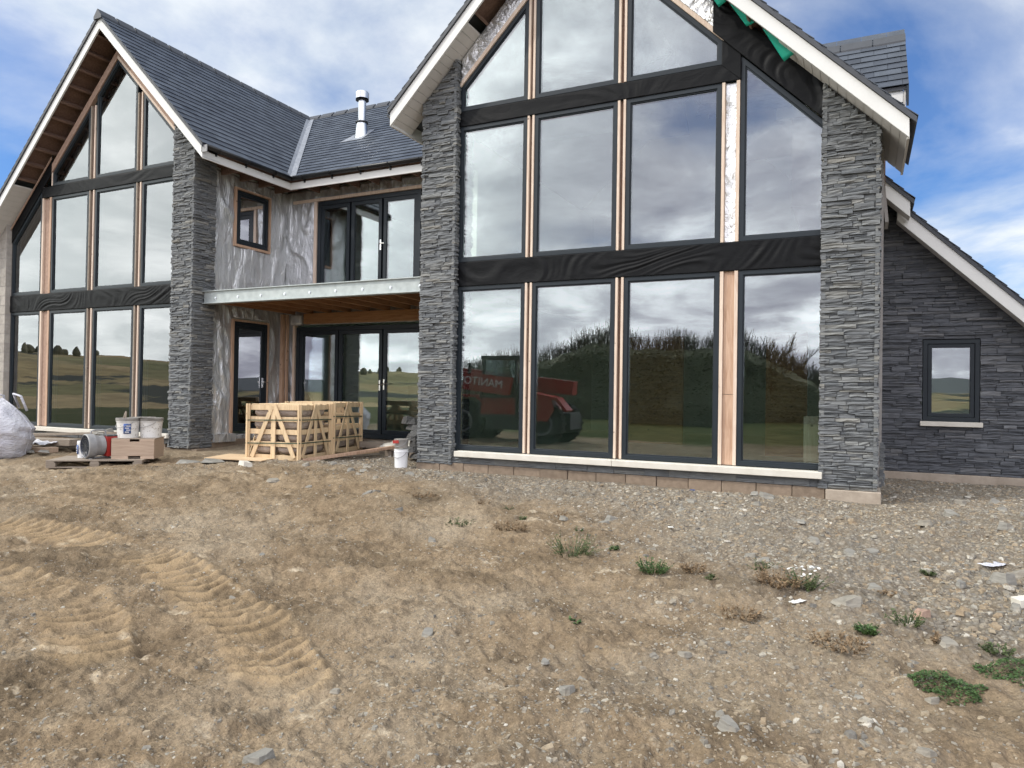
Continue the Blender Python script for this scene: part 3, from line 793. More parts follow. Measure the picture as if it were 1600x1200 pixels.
# right wing: left slope front strip and the right slope
slates('slates', (eRl-.03, YB-.03, eRl-.03+RW['sa']+TT), (0,1,0), (r2,0,r2), (-r2,0,r2), 21, lambda v: 0, lambda v: 5, parent=roofo)
slates('slates', (.55, YB-.03, RW['sb']-.55+TT), (0,1,0), (-r2,0,r2), (r2,0,r2), 30, lambda v: 0, lambda v: 1.74 if v < .45 else 6, parent=roofo)
def ridge_tiles(a, b, n, dirv, s1, s2, name='ridge_tile', parent=roofo):
    # angular capping: s1, s2 the two downslope directions
    a = Vector(a); b = Vector(b); mb = MB(); s1 = Vector(s1); s2 = Vector(s2)
    for k in range(n):
        p = a.lerp(b, k/n+.0); q = a.lerp(b, (k+1)/n-.006)
        up = Vector((0,0,.02)); w = .17
        dz = Vector((0,0,-.03))
        up = up*2.2; pr = [up*1.6, s1*w+up*.9, s1*w+dz*.6, s2*w+dz*.6, s2*w+up*.9]
        vs = [p+x for x in pr]+[q+x for x in pr]
        mb.add(vs, [(0,1,2,3,4),(9,8,7,6,5)]+[(i,5+i,5+(i+1)%5,(i+1)%5) for i in range(5)])
    return mb.build(name, 'ridge', parent)
ridge_tiles((aL,YB-.05,ridge_z+.02),(aL,YR,ridge_z+.02), 15, None, (-r2,0,-r2), (r2,0,-r2))
ridge_tiles((aR,YB-.05,aR+RW['sa']+TT+.02),(aR,16,aR+RW['sa']+TT+.02), 14, None, (-r2,0,-r2), (r2,0,-r2))
ridge_tiles((aL,YR,ridge_z+.015),(aR,YR,ridge_z+.015), 22, None, (0,-cm,-sm), (0,cm,-sm))
# lead valley
vb = MB(); a = Vector((LW['sb']+TT-ZE, YE, ZE+.025)); x_top = aL
b = Vector((x_top, val_y(x_top), LW['sb']+TT-x_top+.025))
for k in range(9):
    p = a.lerp(b, k/9.); q = a.lerp(b, (k+1)/9.+.012)
    w1 = Vector((-.085,0,.085)); w2 = Vector((.16,0,0)); e = Vector((0,0,.004*(k % 2)+.012))
    vb.add([p+w1+e,p+e,p+w2+e,q+w1+e,q+e,q+w2+e]+[x-Vector((0,0,.02)) for x in (p+w1,p,p+w2,q+w1,q,q+w2)],
           [(0,1,4,3),(1,2,5,4),(6,9,10,7),(7,10,11,8),(0,6,7,1),(1,7,8,2),(3,4,10,9),(4,5,11,10),(0,3,9,6),(2,8,11,5)])
vb.build('valley_lead', 'lead', roofo)
# eave fascia, gutters and brackets of the courtyard
fz0, fz1 = LW['sb']-eLr, LW['sb']-eLr+.15
fa = MB(); fa.box((eLr-.03,YB+.036,fz0),(eLr,11.93,fz1)); fa.box((eLr,11.90,fz0),(-6.4,11.93,fz1)); fa.build('fascia', 'white', H, bevel=.003)
so = MB(); so.box((-12.0,9.99,fz0+.20),(eLr-.031,12.6,fz0+.215)); so.box((eLr-.03,11.931,fz0+.20),(-6.4,12.6,fz0+.215)); so.build('eave_underside', 'osb', H)
for k in range(4):
    b = MB(); b.box((-11.95,10.6+k*.5,fz0+.05),(eLr-.032,10.645+k*.5,fz0+.199)); b.build('rafter_foot', 'darkwood', H)
for k in range(9):
    b = MB(); b.box((-11.0+k*.55,11.932,fz0+.05),(-10.955+k*.55,12.5,fz0+.199)); b.build('rafter_foot', 'darkwood', H)
def gutter(a, b, out):
    a = Vector(a); b = Vector(b); o = Vector(out); mb = MB(); n = 8; vs = []
    for p in (a, b):
        for k in range(n+1):
            t = math.pi*k/n; vs.append(p+o*(.06-.06*math.cos(t))+Vector((0,0,-.065*math.sin(t))))
    mb.add(vs, [(k,k+1,n+2+k,n+1+k) for k in range(n)])
    g = mb.build('gutter', 'black_plastic', H, smooth=True)
    s = g.modifiers.new('t','SOLIDIFY'); s.thickness = .006
    br = MB(); L_ = (b-a).length; d = (b-a)/L_
    for k in range(max(2,int(L_/.75))):
        p = a+d*(.3+k*.75)
        if (p-a).length > L_: break
        br.tube([p+o*(.06-.068*math.cos(math.pi*i/8))+Vector((0,0,-.073*math.sin(math.pi*i/8))) for i in range(9)], .010, 6)
        br.box(tuple(p+Vector((-.015,-.015,-.13))+o*.008), tuple(p+Vector((.015,.015,-.03))+o*.008))
    br.build('gutter_bracket', 'black_plastic', g)
    return g
gutter((eLr+.003,YB+.02,ez-.02),(eLr+.003,11.84,ez-.02),(1,0,0))
gutter((eLr+.1,11.897,ez-.02),(-6.55,11.897,ez-.02),(0,-1,0))
gs = MB(); gs.box((eLr-.03,YB-.0,fz0+.10),(eLr+.125,YB+.02,fz0+.24)); gs.build('gutter_stop', 'lgrey', H, bevel=.01)
gutter((eRl-.002,9.62,eRl+RW['sa']+.24),(eRl-.002,11.9,eRl+RW['sa']+.24),(-1,0,0))
fb = MB(); fb.box((eRl,YB+.036,eRl+RW['sa']),(eRl+.03,11.9,eRl+RW['sa']+.2)); fb.build('fascia', 'white', H)
fb = MB(); fb.box((eRr-.025,YB+.036,RW['sb']-eRr-.004),(eRr+.004,11.12,RW['sb']-eRr+.2)); fb.build('fascia', 'soffit', H)

# flue
fx, fy = -10.80, 13.72; fzb = ZE+(fy-YE)*tanm
fl = MB(); fl.lathe([(.175,fzb-.1),(.12,fzb+.30),(.092,fzb+.32),(.092,fzb+.84)], (fx,fy,0), 28); flo = fl.build('flue_pipe', 'steel', H, smooth=False)
fc = MB(); fc.lathe([(.112,fzb+.295),(.15,fzb+.30),(.15,fzb+.325),(.112,fzb+.33)], (fx,fy,0), 28); fc.build('flue_collar', 'black_plastic', flo); fc = MB(); fc.lathe([(.155,fzb+.865),(.10,fzb+.87),(.10,fzb+.84),(.158,fzb+.845)], (fx,fy,0), 28); fc.build('flue_collar', 'black_plastic', flo)
fp = MB(); fp.lathe([(.115,fzb+.87),(.155,fzb+.88),(.16,fzb+1.02),(.15,fzb+1.04),(.02,fzb+1.06)], (fx,fy,0), 28); fp.build('flue_cap', 'steel', flo)
ff = MB(); ff.add([(fx-.42,fy-.28,fzb-.28*tanm+.03),(fx+.22,fy-.28,fzb-.28*tanm+.03),(fx+.22,fy+.2,fzb+.2*tanm+.035),(fx-.22,fy+.2,fzb+.2*tanm+.035),
                   (fx-.42,fy-.28,fzb-.28*tanm+.015),(fx+.22,fy-.28,fzb-.28*tanm+.015),(fx+.22,fy+.2,fzb+.2*tanm+.02),(fx-.22,fy+.2,fzb+.2*tanm+.02)],
                  [(0,1,2,3),(7,6,5,4),(0,4,5,1),(1,5,6,2),(2,6,7,3),(3,7,4,0)]); ff.build('flue_flashing', 'lead', flo)

# ---- stone pillars
def pillar(x0, x1, y0, y1, z0, W, sides, seed, mat='stone', label=None):
    rng = random.Random(seed)
    core = MB(); t0, t1 = soff(W,x0), soff(W,x1)
    core.prism([(x0+.03,z0),(x1-.03,z0),(x1-.03,soff(W,x1-.03)),(x0+.03,soff(W,x0+.03))], y0+.03, y1)
    p = core.build('stone_pillar', 'mortar', H)
    if label: p['label'] = label
    mb = MB()
    ledge(mb, (x0,y0+.03,z0), (1,0,0), (0,-1,0), x1-x0, z0, lambda u: soff(W,x0+u), rng)
    if 'r' in sides: ledge(mb, (x1-.03,y0,z0), (0,1,0), (1,0,0), y1-y0, z0, lambda u: soff(W,x1), rng)
    if 'l' in sides: ledge(mb, (x0+.03,y1,z0), (0,-1,0), (-1,0,0), y1-y0, z0, lambda u: soff(W,x0), rng)
    mb.build('split_stone', mat, p)
    return p
pillar(-6.525,-5.88,9.88,10.44,-1.17,RW,'rl',1)
pillar(-.475,.185,9.88,10.40,-1.15,RW,'rl',2)
pillar(-12.46,-11.845,9.88,10.42,-1.21,LW,'rl',3)
# bare blockwork pillar at the far left
bk = MB(); z = -1.25
while z < 3.75:
    x = -18.95 if int((z+1.25)/.22) % 2 else -18.75
    while x < -18.1:
        x1 = min(x+.44, -18.1); zt = min(z+.212, soff(LW,(x+x1)/2))
        if zt > z: bk.prism([(x,z),(x1-.008,z),(x1-.008,min(z+.212,soff(LW,x1))),(x,min(z+.212,max(z+.01,soff(LW,x))))], 9.88, 10.3)
        x += .448
    z += .222
bk.build('block_pillar', 'block_grey', H, bevel=.004)
bm = MB(); bm.prism([(-19.2,-1.25),(-18.112,-1.25),(-18.112,3.74),(-19.2,2.7)], 9.888, 10.29); bm.build('mortar_joints', 'render', H)

# sills, stone upstand and footing blocks
s = MB(); s.box((-5.79,9.80,-1.03),(-3.19,10.0,-.945)); s.box((-3.186,9.80,-1.03),(-.44,10.0,-.945)); s.build('window_sill', 'sill', H, bevel=.006)
s = MB(); s.box((-18.0,9.82,-1.03),(-12.43,10.0,-.945)); s.build('window_sill', 'sill', H, bevel=.006)
for (x0, x1, sd) in ((-5.88,-.47,31),(-18.0,-12.45,32)):
    u = MB(); ledge(u, (x0,9.92,-1.14), (1,0,0), (0,-1,0), x1-x0, -1.14, lambda u: -1.03, random.Random(sd), (.01,.03), .10, .11, .25, .5)
    u.box((x0,9.915,-1.14),(x1,9.99,-1.03)); u.build('stone_upstand', 'stone', H)
fb = MB(); x = -6.55
while x < -.42:
    fb.box((x,9.90+rg.uniform(-.008,.008),-1.42),(min(x+.435,-.41),10.2,-1.145)); x += .443
fb.build('footing_blocks', 'block', H, bevel=.006)
fb = MB(); fb.box((-12.6,9.93,-1.5),(-11.7,10.4,-1.22)); fb.build('pillar_footing', 'block', H)
fb = MB(); fb.box((-18.9,9.93,-1.5),(-12.6,10.4,-1.15)); fb.build('footing_blocks', 'block', H)
fp = MB(); fp.box((-.40,9.86,-1.5),(.225,10.45,-1.155)); fp.build('pillar_footing', 'footing', H, bevel=.012)

# ---- courtyard walls wrapped in grey membrane
def wrapped_wall(name, axis, fixed, a0, a1, z0, z1, holes, seed, out, step=.034, mat='grey_mem'):
    nu = int((a1-a0)/step); nv = int((z1-z0)/step); vs = []; fs = []
    for j in range(nv+1):
        for i in range(nu+1):
            a = a0+(a1-a0)*i/nu; z = z0+(z1-z0)*j/nv
            w = mnoise.noise(Vector((a*.8+seed, z*.6, seed)))
            f1 = mnoise.noise(Vector((a*2.4+w*1.2+seed, z*.55+w, seed*1.7)))
            f2 = mnoise.noise(Vector(((a+z*.6)*4.2+w*2, (z-a*.4)*1.2, seed*.3)))
            d = .042*max(0,1-3.2*abs(f1))**1.5+.028*max(0,1-3*abs(f2))*max(0,w+.45) + .012*mnoise.noise(Vector((a*9,z*3,seed)))
            s_ = abs(((a*1.0+seed) % .6)-.3)                  # battens showing through every 600 mm
            d += .012 if s_ > .28 else 0
            p = (fixed+out*d, a, z) if axis == 'y' else (a, fixed+out*d, z)
            vs.append(p)
    for j in range(nv):
        for i in range(nu):
            a = a0+(a1-a0)*(i+.5)/nu; z = z0+(z1-z0)*(j+.5)/nv
            if any(h[0] < a < h[1] and h[2] < z < h[3] for h in holes): continue
            k = j*(nu+1)+i; fs.append((k,k+1,k+nu+2,k+nu+1))
    mb = MB(); mb.add(vs, fs); o = mb.build(name, mat, H, smooth=True)
    s = o.modifiers.new('t','SOLIDIFY'); s.thickness = .02; return o
wrapped_wall('wall_membrane', 'y', -11.95, 10.38, 12.52, -1.12, 4.48, [(10.96,11.98,-.98,1.46),(10.97,11.96,3.02,4.23)], 2.3, 1)
wrapped_wall('wall_membrane', 'x', 12.5, -11.96, -6.45, -1.12, 4.48, [(-11.62,-6.9,-1.2,1.44),(-11.05,-8.16,1.9,4.24)], 5.1, -1)
# timber linings round the openings
def lining(lo, hi, mat='pine_orange'):
    b = MB(); b.box(lo, hi); b.build('timber_lining', mat, H)
for (y0,y1,z0,z1) in ((10.95,11.985,-.97,1.455),(10.955,11.975,3.0,4.25)):
    lining((-11.99,y0,z0),(-11.90,y0+.05,z1)); lining((-11.99,y1-.03,z0),(-11.90,y1,z1)); lining((-11.985,y0+.051,z1-.04),(-11.905,y1-.031,z1))
    if z0 > 0: lining((-11.985,y0+.051,z0),(-11.905,y1-.031,z0+.05))
lining((-11.08,12.44,1.92),(-11.0,12.55,4.20),'pine'); lining((-11.7,12.44,4.205),(-6.5,12.55,4.27),'pine'); lining((-11.64,12.44,-1.1),(-11.58,12.55,1.43),'pine')
pt = MB(); pt.box((-11.88,12.30,-1.12),(-11.80,12.38,1.68)); pt.build('timber_post', 'pine_orange', H)
pt = MB(); pt.box((-11.77,12.36,-1.12),(-11.73,12.42,1.68)); pt.build('timber_post', 'pine_orange', H)

def opening_unit(axis, fixed, spans, z0, z1, name, out, handles=(), fw=.075, leaf=.065):
    # a framed unit: outer frame, then leaves with panes. axis 'x': in an XZ wall, 'y': in a YZ wall
    a0 = spans[0][0]-fw; a1 = spans[-1][1]+fw
    def ax(mb):
        if axis == 'y': mb.v = [(fixed - out*(v[1]), v[0], v[2]) for v in mb.v]; mb.f = [f[::-1] for f in mb.f]
        else: mb.v = [(v[0], fixed+v[1], v[2]) for v in mb.v]
        return mb
    P = lambda a, b, c, d: [(a,c),(b,c),(b,d),(a,d)]
    m = MB(); m.ring(P(a0,a1,z0,z1), P(a0+fw,a1-fw,z0+fw,z1-fw), 0., .10)
    w = ax(m).build(name, 'frame', H, bevel=.004)
    for i, (s0, s1) in enumerate(spans):
        lf = MB(); po = P(s0+.004,s1-.004,z0+fw+.004,z1-fw-.004); pi = inset(po, leaf); lf.ring(po, pi, .012, .085)
        lo = ax(lf).build('leaf', 'frame', w, bevel=.004)
        pk = inset(po, leaf-.008); g = MB(); g.prism(pk, .035, .06); ax(g).build('pane', 'glass', w)
    for (a, z) in handles:
        h = MB(); h.box((a-.017,-.012,z-.11),(a+.017,.012,z+.11)); h.tube([(a,-.01,z+.02),(a,-.055,z+.02),(a+.03,-.06,z+.02),(a+.12,-.055,z+.015)], .010, 8)
        h.lathe([(.012,-.02),(.012,.0)], (a,0,z-.06), 10, 'y')
        ax(h).build('handle', 'chrome', w)
    return w
opening_unit('y', -11.92, [(11.08,11.85)], 3.06, 4.195, 'window', 1, fw=.06, leaf=.05)
opening_unit('y', -11.92, [(11.08,11.88)], -.92, 1.41, 'door', 1, handles=[(11.83,.12)], fw=.07, leaf=.075)
opening_unit('x', 12.46, [(-11.46,-10.36),(-10.34,-9.17),(-9.15,-7.9),(-7.88,-7.0)], -1.03, 1.39, 'door', 1, handles=[(-9.21,.10),(-9.10,.12)], fw=.09, leaf=.085)
opening_unit('x', 12.46, [(-10.90,-10.10),(-10.06,-9.24),(-9.20,-8.34)], 2.0, 4.19, 'door', 1, handles=[(-9.25,3.1)], fw=.09, leaf=.08)
# balcony: galvanised channel, joists, deck and wall beam
bb = MB(); bb.box((-11.82,10.14,1.68),(-6.54,10.155,1.905)); bb.box((-11.84,10.10,1.905),(-6.54,10.25,1.92)); bb.box((-11.84,10.10,1.665),(-6.54,10.25,1.68)); beam = bb.build('steel_beam', 'galv', H)
bo = MB()
for k in range(9): bo.lathe([(.018,-.014),(.018,0)], (-11.5+k*.6,10.14,1.77), 6, 'y'); bo.lathe([(.028,-.005),(.028,0)], (-11.5+k*.6,10.14,1.77), 12, 'y')
bo.build('bolts', 'steel', beam)
for k in range(10):
    j = MB(); j.box((-11.6+k*.52,10.17,1.682),(-11.55+k*.52,12.42,1.88)); j.build('joist', 'joist', H)
dk = MB(); dk.box((-11.9,10.26,1.885),(-6.5,12.47,1.905)); dk.build('balcony_deck', 'osb', H)
wb = MB(); wb.box((-11.2,12.30,1.45),(-6.55,12.42,1.675)); wb.build('timber_beam', 'redwood', H)
pk = MB(); pk.box((-11.56,12.24,1.42),(-11.25,12.44,1.67)); pj = pk.build('wrapped_joint', 'grey_mem', H, bevel=.05)
th = MB(); th.box((-11.7,12.2,-1.4),(-6.5,12.6,-1.05)); th.box((-12.0,10.4,-1.5),(-11.86,12.5,-1.08)); th.build('wall_footing', 'block', H)
tk = MB(); tk.box((-11.93,10.45,-1.12),(-11.80,11.0,-.95)); tk.build('membrane_skirt', 'grey_mem', H)

# ---- right side: bare wall, lean-to wall with small window, stepped roof, dormer
sw = MB()
sw.box((.10,10.40,-1.15),(.235,10.62,3.25)); sw.box((.10,10.62,1.45),(.235,11.75,3.25)); sw.box((.10,10.62,-1.15),(.235,11.75,-.55)); sw.box((.10,11.75,-1.15),(.235,12.45,3.25)); sw.box((.06,10.62,-.55),(.10,11.75,1.45))
sw.build('side_wall', 'render', H)
st = MB(); ledge(st, (.235,10.40,-1.15), (0,1,0), (1,0,0), .5, -1.15, lambda u: -.55-.3*u, random.Random(9)); st.build('split_stone', 'stone', H)
YX = 12.4
ew = MB(); ya, yb = YX+.045, YX+.3
ew.prism([(.2,-1.11),(.815,-1.11),(.815,2.43),(.2,3.05)], ya, yb); ew.prism([(.815,-1.11),(1.56,-1.11),(1.56,-.345),(.815,-.345)], ya, yb)
ew.prism([(.815,.9),(1.56,.9),(1.56,1.69),(.815,2.43)], ya, yb); ew.prism([(1.56,-1.11),(4.3,-1.11),(4.3,-1.05),(1.56,1.69)], ya, yb)
lean = ew.build('lean_to_wall', 'mortar', H)
b = MB(); b.prism([(.3,-1.1),(3.9,-1.1),(3.9,-.9),(.3,2.7)], 13.6, 13.7); b.build('inner_wall', 'plaster', H)
em = MB(); hx = (.82-.22,1.555-.22,-.345,.895)
ledge(em, (.22,YX+.045,-1.11), (1,0,0), (0,-1,0), 3.6, -1.11, lambda u: 3.05-u*1.0, random.Random(14), (.012,.05), .03, .085, .12, .46, [hx])
em.build('split_stone', 'stone_dark', lean)
opening_unit('x', YX+.02, [(.885,1.49)], -.33, .885, 'window', 1, fw=.06, leaf=.055)
s = MB(); s.box((.79,YX-.06,-.405),(1.585,YX+.12,-.335)); s.build('window_sill', 'sill', H, bevel=.006)
fe = MB(); fe.box((.2,YX-.04,-1.5),(5,YX+.3,-1.112)); fe.build('lean_to_footing', 'footing', H, bevel=.01)
def rake(x0, x1, c, y0, soff_y, slate=True, xe=None):
    b = MB(); b.prism([(x0,c-x0-.225),(x1,c-x1-.225),(x1,c-x1),(x0,c-x0)], y0, y0+.035); b.build('bargeboard', 'white', H, bevel=.004)
    b = MB(); b.prism([(x0,c-x0-.21),(x1,c-x1-.21),(x1,c-x1-.19),(x0,c-x0-.19)], y0+.036, soff_y); b.build('soffit', 'soffit', H)
    x2 = xe or x1+.05
    b = MB(); b.prism([(x0,c-x0+.0),(x2,c-x2+.0),(x2,c-x2+.07),(x0,c-x0+.07)], y0-.02, soff_y+6); b.build('lean_to_roof', 'ridge', H)
    slates('slates', (x2, y0-.03, c-x2+.075), (0,1,0), (-r2,0,r2), (r2,0,r2), int((x2-x0)/r2/.2)+1, lambda v: 0, lambda v: 4, parent=H)
rake(.27, .60, 3.43, 11.7, 12.06); rake(.45, 3.6, 3.33, 12.08, 12.40)
fs = MB(); fs.prism([(.215,3.1),(.255,3.09),(.315,2.45),(.27,2.45)], 11.2, 11.68); fs.build('boxed_eave_end', 'render', H)
# dormer
dz, dy, dx = 5.58, 12.6, .555
dl = 1.18
dm = MB()
dm.prismx([(dy-dl,dz-dl-.05),(dy,dz-.05),(dy+dl,dz-dl-.05),(dy+dl,dz-dl),(dy,dz),(dy-dl,dz-dl)], -2.2, dx); dorm = dm.build('dormer', 'ridge', H)
slates('slates', (-2.4,dy-dl-.02,dz-dl-.0), (1,0,0), (0,r2,r2), (0,-r2,r2), 10, lambda v: 0, lambda v: 2.4+dx, exp=.2, w=.36, parent=dorm)
ridge_tiles((-2.2,dy,dz+.025),(dx+.02,dy,dz+.025), 6, None, (0,-r2,-r2), (0,r2,-r2), parent=dorm)
b = MB(); b.box((-1.2,dy-dl+.03,dz-dl-.21),(dx-.07,dy-dl+.06,dz-dl-.035)); b.build('fascia', 'white', dorm)
b = MB(); b.prismx([(dy-dl-.04,dz-dl-.3),(dy,dz-.25),(dy,dz+.02),(dy-dl-.04,dz-dl-.02)], dx-.03, dx); b.build('bargeboard', 'frame', dorm)
b = MB(); b.box((dx-.065,dy-dl+.02,dz-dl-.36),(dx-.035,dy-dl+.3,dz-dl-.04)); b.build('soffit_end', 'soffit', dorm)
b = MB(); b.prismx([(dy-dl+.25,2.9),(dy+dl-.25,2.9),(dy+dl-.25,dz-dl+.2),(dy,dz-.06),(dy-dl+.25,dz-dl+.2)], -1., .28); b.build('dormer_wall', 'darkwood', dorm)

# ---- rooms behind the glass
def room(x0, x1, y0, y1, W):
    f = MB(); f.box((x0,y0,-1.1),(x1,y1,-.93)); f.build('room_floor', 'floor_in', H)
    f = MB(); f.box((x0,y0+.02,1.72),(x1,y1,2.05)); f.build('upper_floor', 'plaster', H)
    return f
room(-5.9,-.1,10.09,19,RW); room(-18.1,-12.4,10.09,19,LW); 
f = MB(); f.box((-11.9,12.62,-1.1),(-6.1,19,-.95)); f.build('room_floor', 'floor_in', H)
f = MB(); f.box((-11.9,12.62,1.74),(-6.1,19,1.98)); f.build('upper_floor', 'plaster', H)
wl = MB()
wl.prism([(-19.6,-1.1),(.2,-1.1),(.2,3.3),(-3.85,7.3),(-6.5,4.9),(-11.5,4.6),(-14.4,7.4),(-19,3.0)], 17.6, 17.75)      # rear wall
wl.box((-6.5,10.5,-1.1),(-6.3,17.6,2.2)); wl.box((-6.5,11.35,2.2),(-6.3,17.6,4.55)); wl.box((-6.5,10.45,4.0),(-6.3,11.35,4.55))
wl.box((-12.15,10.3,-1.1),(-12.0,10.95,4.6)); wl.box((-12.15,11.99,-1.1),(-12.0,17.6,4.6)); wl.box((-12.15,10.95,1.47),(-12.0,11.99,3.0)); wl.box((-12.15,10.95,4.26),(-12.0,11.99,4.6))
wl.box((-18.5,10.3,-1.2),(-18.2,12.2,3.2)); wl.box((-18.5,13.6,-1.2),(-18.2,17.6,3.2)); wl.box((-18.5,12.2,-1.2),(-18.2,13.6,.2)); wl.box((-18.5,12.2,1.3),(-18.2,13.6,3.2)); wl.box((-.2,10.45,-1.1),(.05,12.9,3.2)); wl.box((-.2,16.4,-1.1),(.05,17.6,3.2)); wl.box((-.2,12.9,1.5),(.05,16.4,2.3))  # unseen gaps in the right hand wall, added to brighten the room
wl.box((-11.95,12.62,4.25),(-6.5,12.72,4.6)); wl.box((-11.95,12.62,-1.1),(-11.62,12.72,4.3)); wl.box((-8.2,12.62,1.9),(-6.5,12.72,4.3)); wl.box((-11.6,12.62,1.46),(-6.5,12.72,1.9)); wl.box((-11.6,12.62,1.9),(-11.05,12.72,4.3))
wl.build('inner_wall', 'plaster', H)
p = MB(); p.box((-4.2,13.4,-.93),(-3.0,13.5,1.1)); p.build('inner_door', 'redwood', H)
p = MB(); p.box((-1.35,11.8,-.93),(-.75,11.9,1.0)); p.build('inner_door', 'redwood', H)
p = MB(); p.box((-13.4,11.8,.15-.4),(-12.75,11.86,.55)); p.build('inner_sheet', 'paper', H)
p = MB(); p.box((-.68,10.12,-.90),(-.50,10.16,-.25)); p.build('inner_packet', 'pine', H)

# ------------------------------------------------------------------ things on the site
def text_mesh(txt, size, mat, parent, loc, rot, name='lettering', ext=.002):
    cu = bpy.data.curves.new(name, 'FONT'); cu.body = txt; cu.size = size; cu.extrude = ext; cu.align_x = 'CENTER'; cu.align_y = 'CENTER'
    tmp = bpy.data.objects.new('tmp', cu); C.objects.link(tmp)
    dg = bpy.context.evaluated_depsgraph_get()
    me = bpy.data.meshes.new_from_object(tmp.evaluated_get(dg)); bpy.data.objects.remove(tmp)
    me.materials.clear(); me.materials.append(M[mat])
    o = bpy.data.objects.new(name, me); C.objects.link(o); o.parent = parent; o.location = loc; o.rotation_euler = rot
    return o

# slatted crates of wrapped slabs
def crate(loc, rz, label, fill, w=1.0, d=1.08, h=.975):
    t = empty('slatted_crate', loc, label, 'crate', rz, 'slatted timber crates')
    hw, hd = w/2, d/2
    def part(name, fn, mat='crate_wood'):
        b = MB(); fn(b); return b.build(name, mat, t, bevel=.003, local=True)
    for sx in (-1,1):
        for sy in (-1,1):
            part('corner_post', lambda b: (b.box((sx*hw-.04,sy*hd-.012,0),(sx*hw+.04,sy*hd+.012,h)), b.box((sx*hw-.012,sy*hd-.04,0),(sx*hw+.012,sy*hd+.04,h))))
    for face in range(4):
        fx = face % 2 == 0; s = 1 if face < 2 else -1
        half = hw if fx else hd
        def B(b, a0, z0, a1, z1, wd, off):
            p = (a0, s*(hd-off), z0) if fx else (s*(hw-off), a0, z0)
            q = (a1, s*(hd-off), z1) if fx else (s*(hw-off), a1, z1)
            b.bar(p, q, .018, wd, up=((0,0,1) if abs(z1-z0) < .1 else ((1,0,0) if fx else (0,1,0))))
        def rails(b):
            for z in (.055,.28,.50,.71,.915): B(b, -half+.04, z+random.uniform(-.008,.008), half-.04, z+random.uniform(-.008,.008), .085, .022)
        part('side_rails', rails)
        def diag(b):
            B(b, -.02, h-.03, -half+.09, .05, .075, -.012); B(b, .02, h-.03, half-.09, .05, .075, -.012)
            B(b, 0, .0, 0, h, .085, -.004)
        part('side_braces', diag)
    part('top_slats', lambda b: [b.box((-hw+.03,-hd+.05+k*.23,h-.02),(hw-.03,-hd+.14+k*.23,h)) for k in range(5)])
    part('base_skids', lambda b: [b.box((-hw+.03,-hd+.06+k*.42,-.01),(hw-.03,-hd+.16+k*.42,.03)) for k in range(3)])
    rng = random.Random(int(abs(loc[0])*100))
    for k in range(4 if fill else 2):
        z = .10+k*.215
        for q in range(2):
            b = MB(); cx = (q-.5)*(w-.08)/2; nx, nz = 14, 8; vs = []; 
            n1 = 22
            for j in range(7):
                zz = -.5+j/6.; 
                for i in range(n1):
                    a = 2*math.pi*i/n1; c_, s_ = math.cos(a), math.sin(a)
                    ex_ = (w-.10)/4*math.copysign(abs(c_)**.3, c_); ey_ = (d-.10)/2*math.copysign(abs(s_)**.3, s_)
                    sh = (1-.18*(abs(zz)*2)**3)*(1+.035*mnoise.noise(Vector((a*3+k, zz*6, q+k*2.))))
                    vs.append((cx+ex_*sh, ey_*sh, z+.1+zz*.2+.012*mnoise.noise(Vector((a*2, zz*3, k+5.)))))
            fs = [(j*n1+i, j*n1+(i+1)%n1, (j+1)*n1+(i+1)%n1, (j+1)*n1+i) for j in range(6) for i in range(n1)]
            fs += [tuple(range(n1-1,-1,-1)), tuple(6*n1+i for i in range(n1))]
            b.add(vs, fs); b.build('wrapped_slabs', 'wrap', t, smooth=True, local=True)
    for z in (.30,.70):
        b = MB(); q = .03
        c = [(-hw-q,-hd-q),(hw+q,-hd-q),(hw+q,hd+q),(-hw-q,hd+q)]
        for i in range(4):
            (ax_,ay_),(bx_,by_) = c[i], c[(i+1)%4]
            b.bar((ax_,ay_,z+.012*((i%2)*2-1)),(bx_,by_,z-.012*((i%2)*2-1)), .004, .018)
        b.build('strap', 'strap', t, local=True)
    return t
ca = R_(12); cxx, cyy = -8.65, 9.45
def crate_at(u, v): return (cxx-u*math.cos(ca)-v*math.sin(ca), cyy-u*math.sin(ca)+v*math.cos(ca))
crate((*crate_at(.50,.54), -1.245), ca, 'pine slatted crate packed with wrapped slabs, nearer of the two', True)
crate((*crate_at(.44,1.68), -1.215), ca-.03, 'half empty pine slatted crate standing behind the full one', False)

# pallets
def pallet(loc, rz, label, L_=1.43, W_=.88, name='pallet', h=.125):
    t = empty(name, loc, label, 'pallet', rz)
    for y in (0, W_/2-.05, W_-.1):
        for x in (0, L_/2-.07, L_-.14):
            b = MB(); b.box((x,y,.018),(x+.14,y+.1,h-.04)); b.build('block', 'greywood', t, bevel=.004, local=True)
        b = MB(); b.box((0,y,0),(L_,y+.1,.018)); b.build('bottom_board', 'greywood', t, local=True)
    for x in (0, L_/2-.06, L_-.12):
        b = MB(); b.box((x,0,h-.04),(x+.12,W_,h-.02)); b.build('bearer', 'greywood', t, local=True)
    n = 7
    for k in range(n):
        w = W_/n; b = MB(); b.box((-.005,k*w+.006,h-.019),(L_+.005,(k+1)*w-.008,h)); b.build('deck_board', 'greywood', t, bevel=.003, local=True)
    return t
prz = R_(38)
PZ = -1.345
pallet((-11.83,7.12,PZ), prz, 'weathered grey pallet carrying white tubs on a box')
cp, sp = math.cos(prz), math.sin(prz)
def on_pal(u, v): return (-11.83+u*cp-v*sp, 7.12+u*sp+v*cp)
ptop = PZ+.125
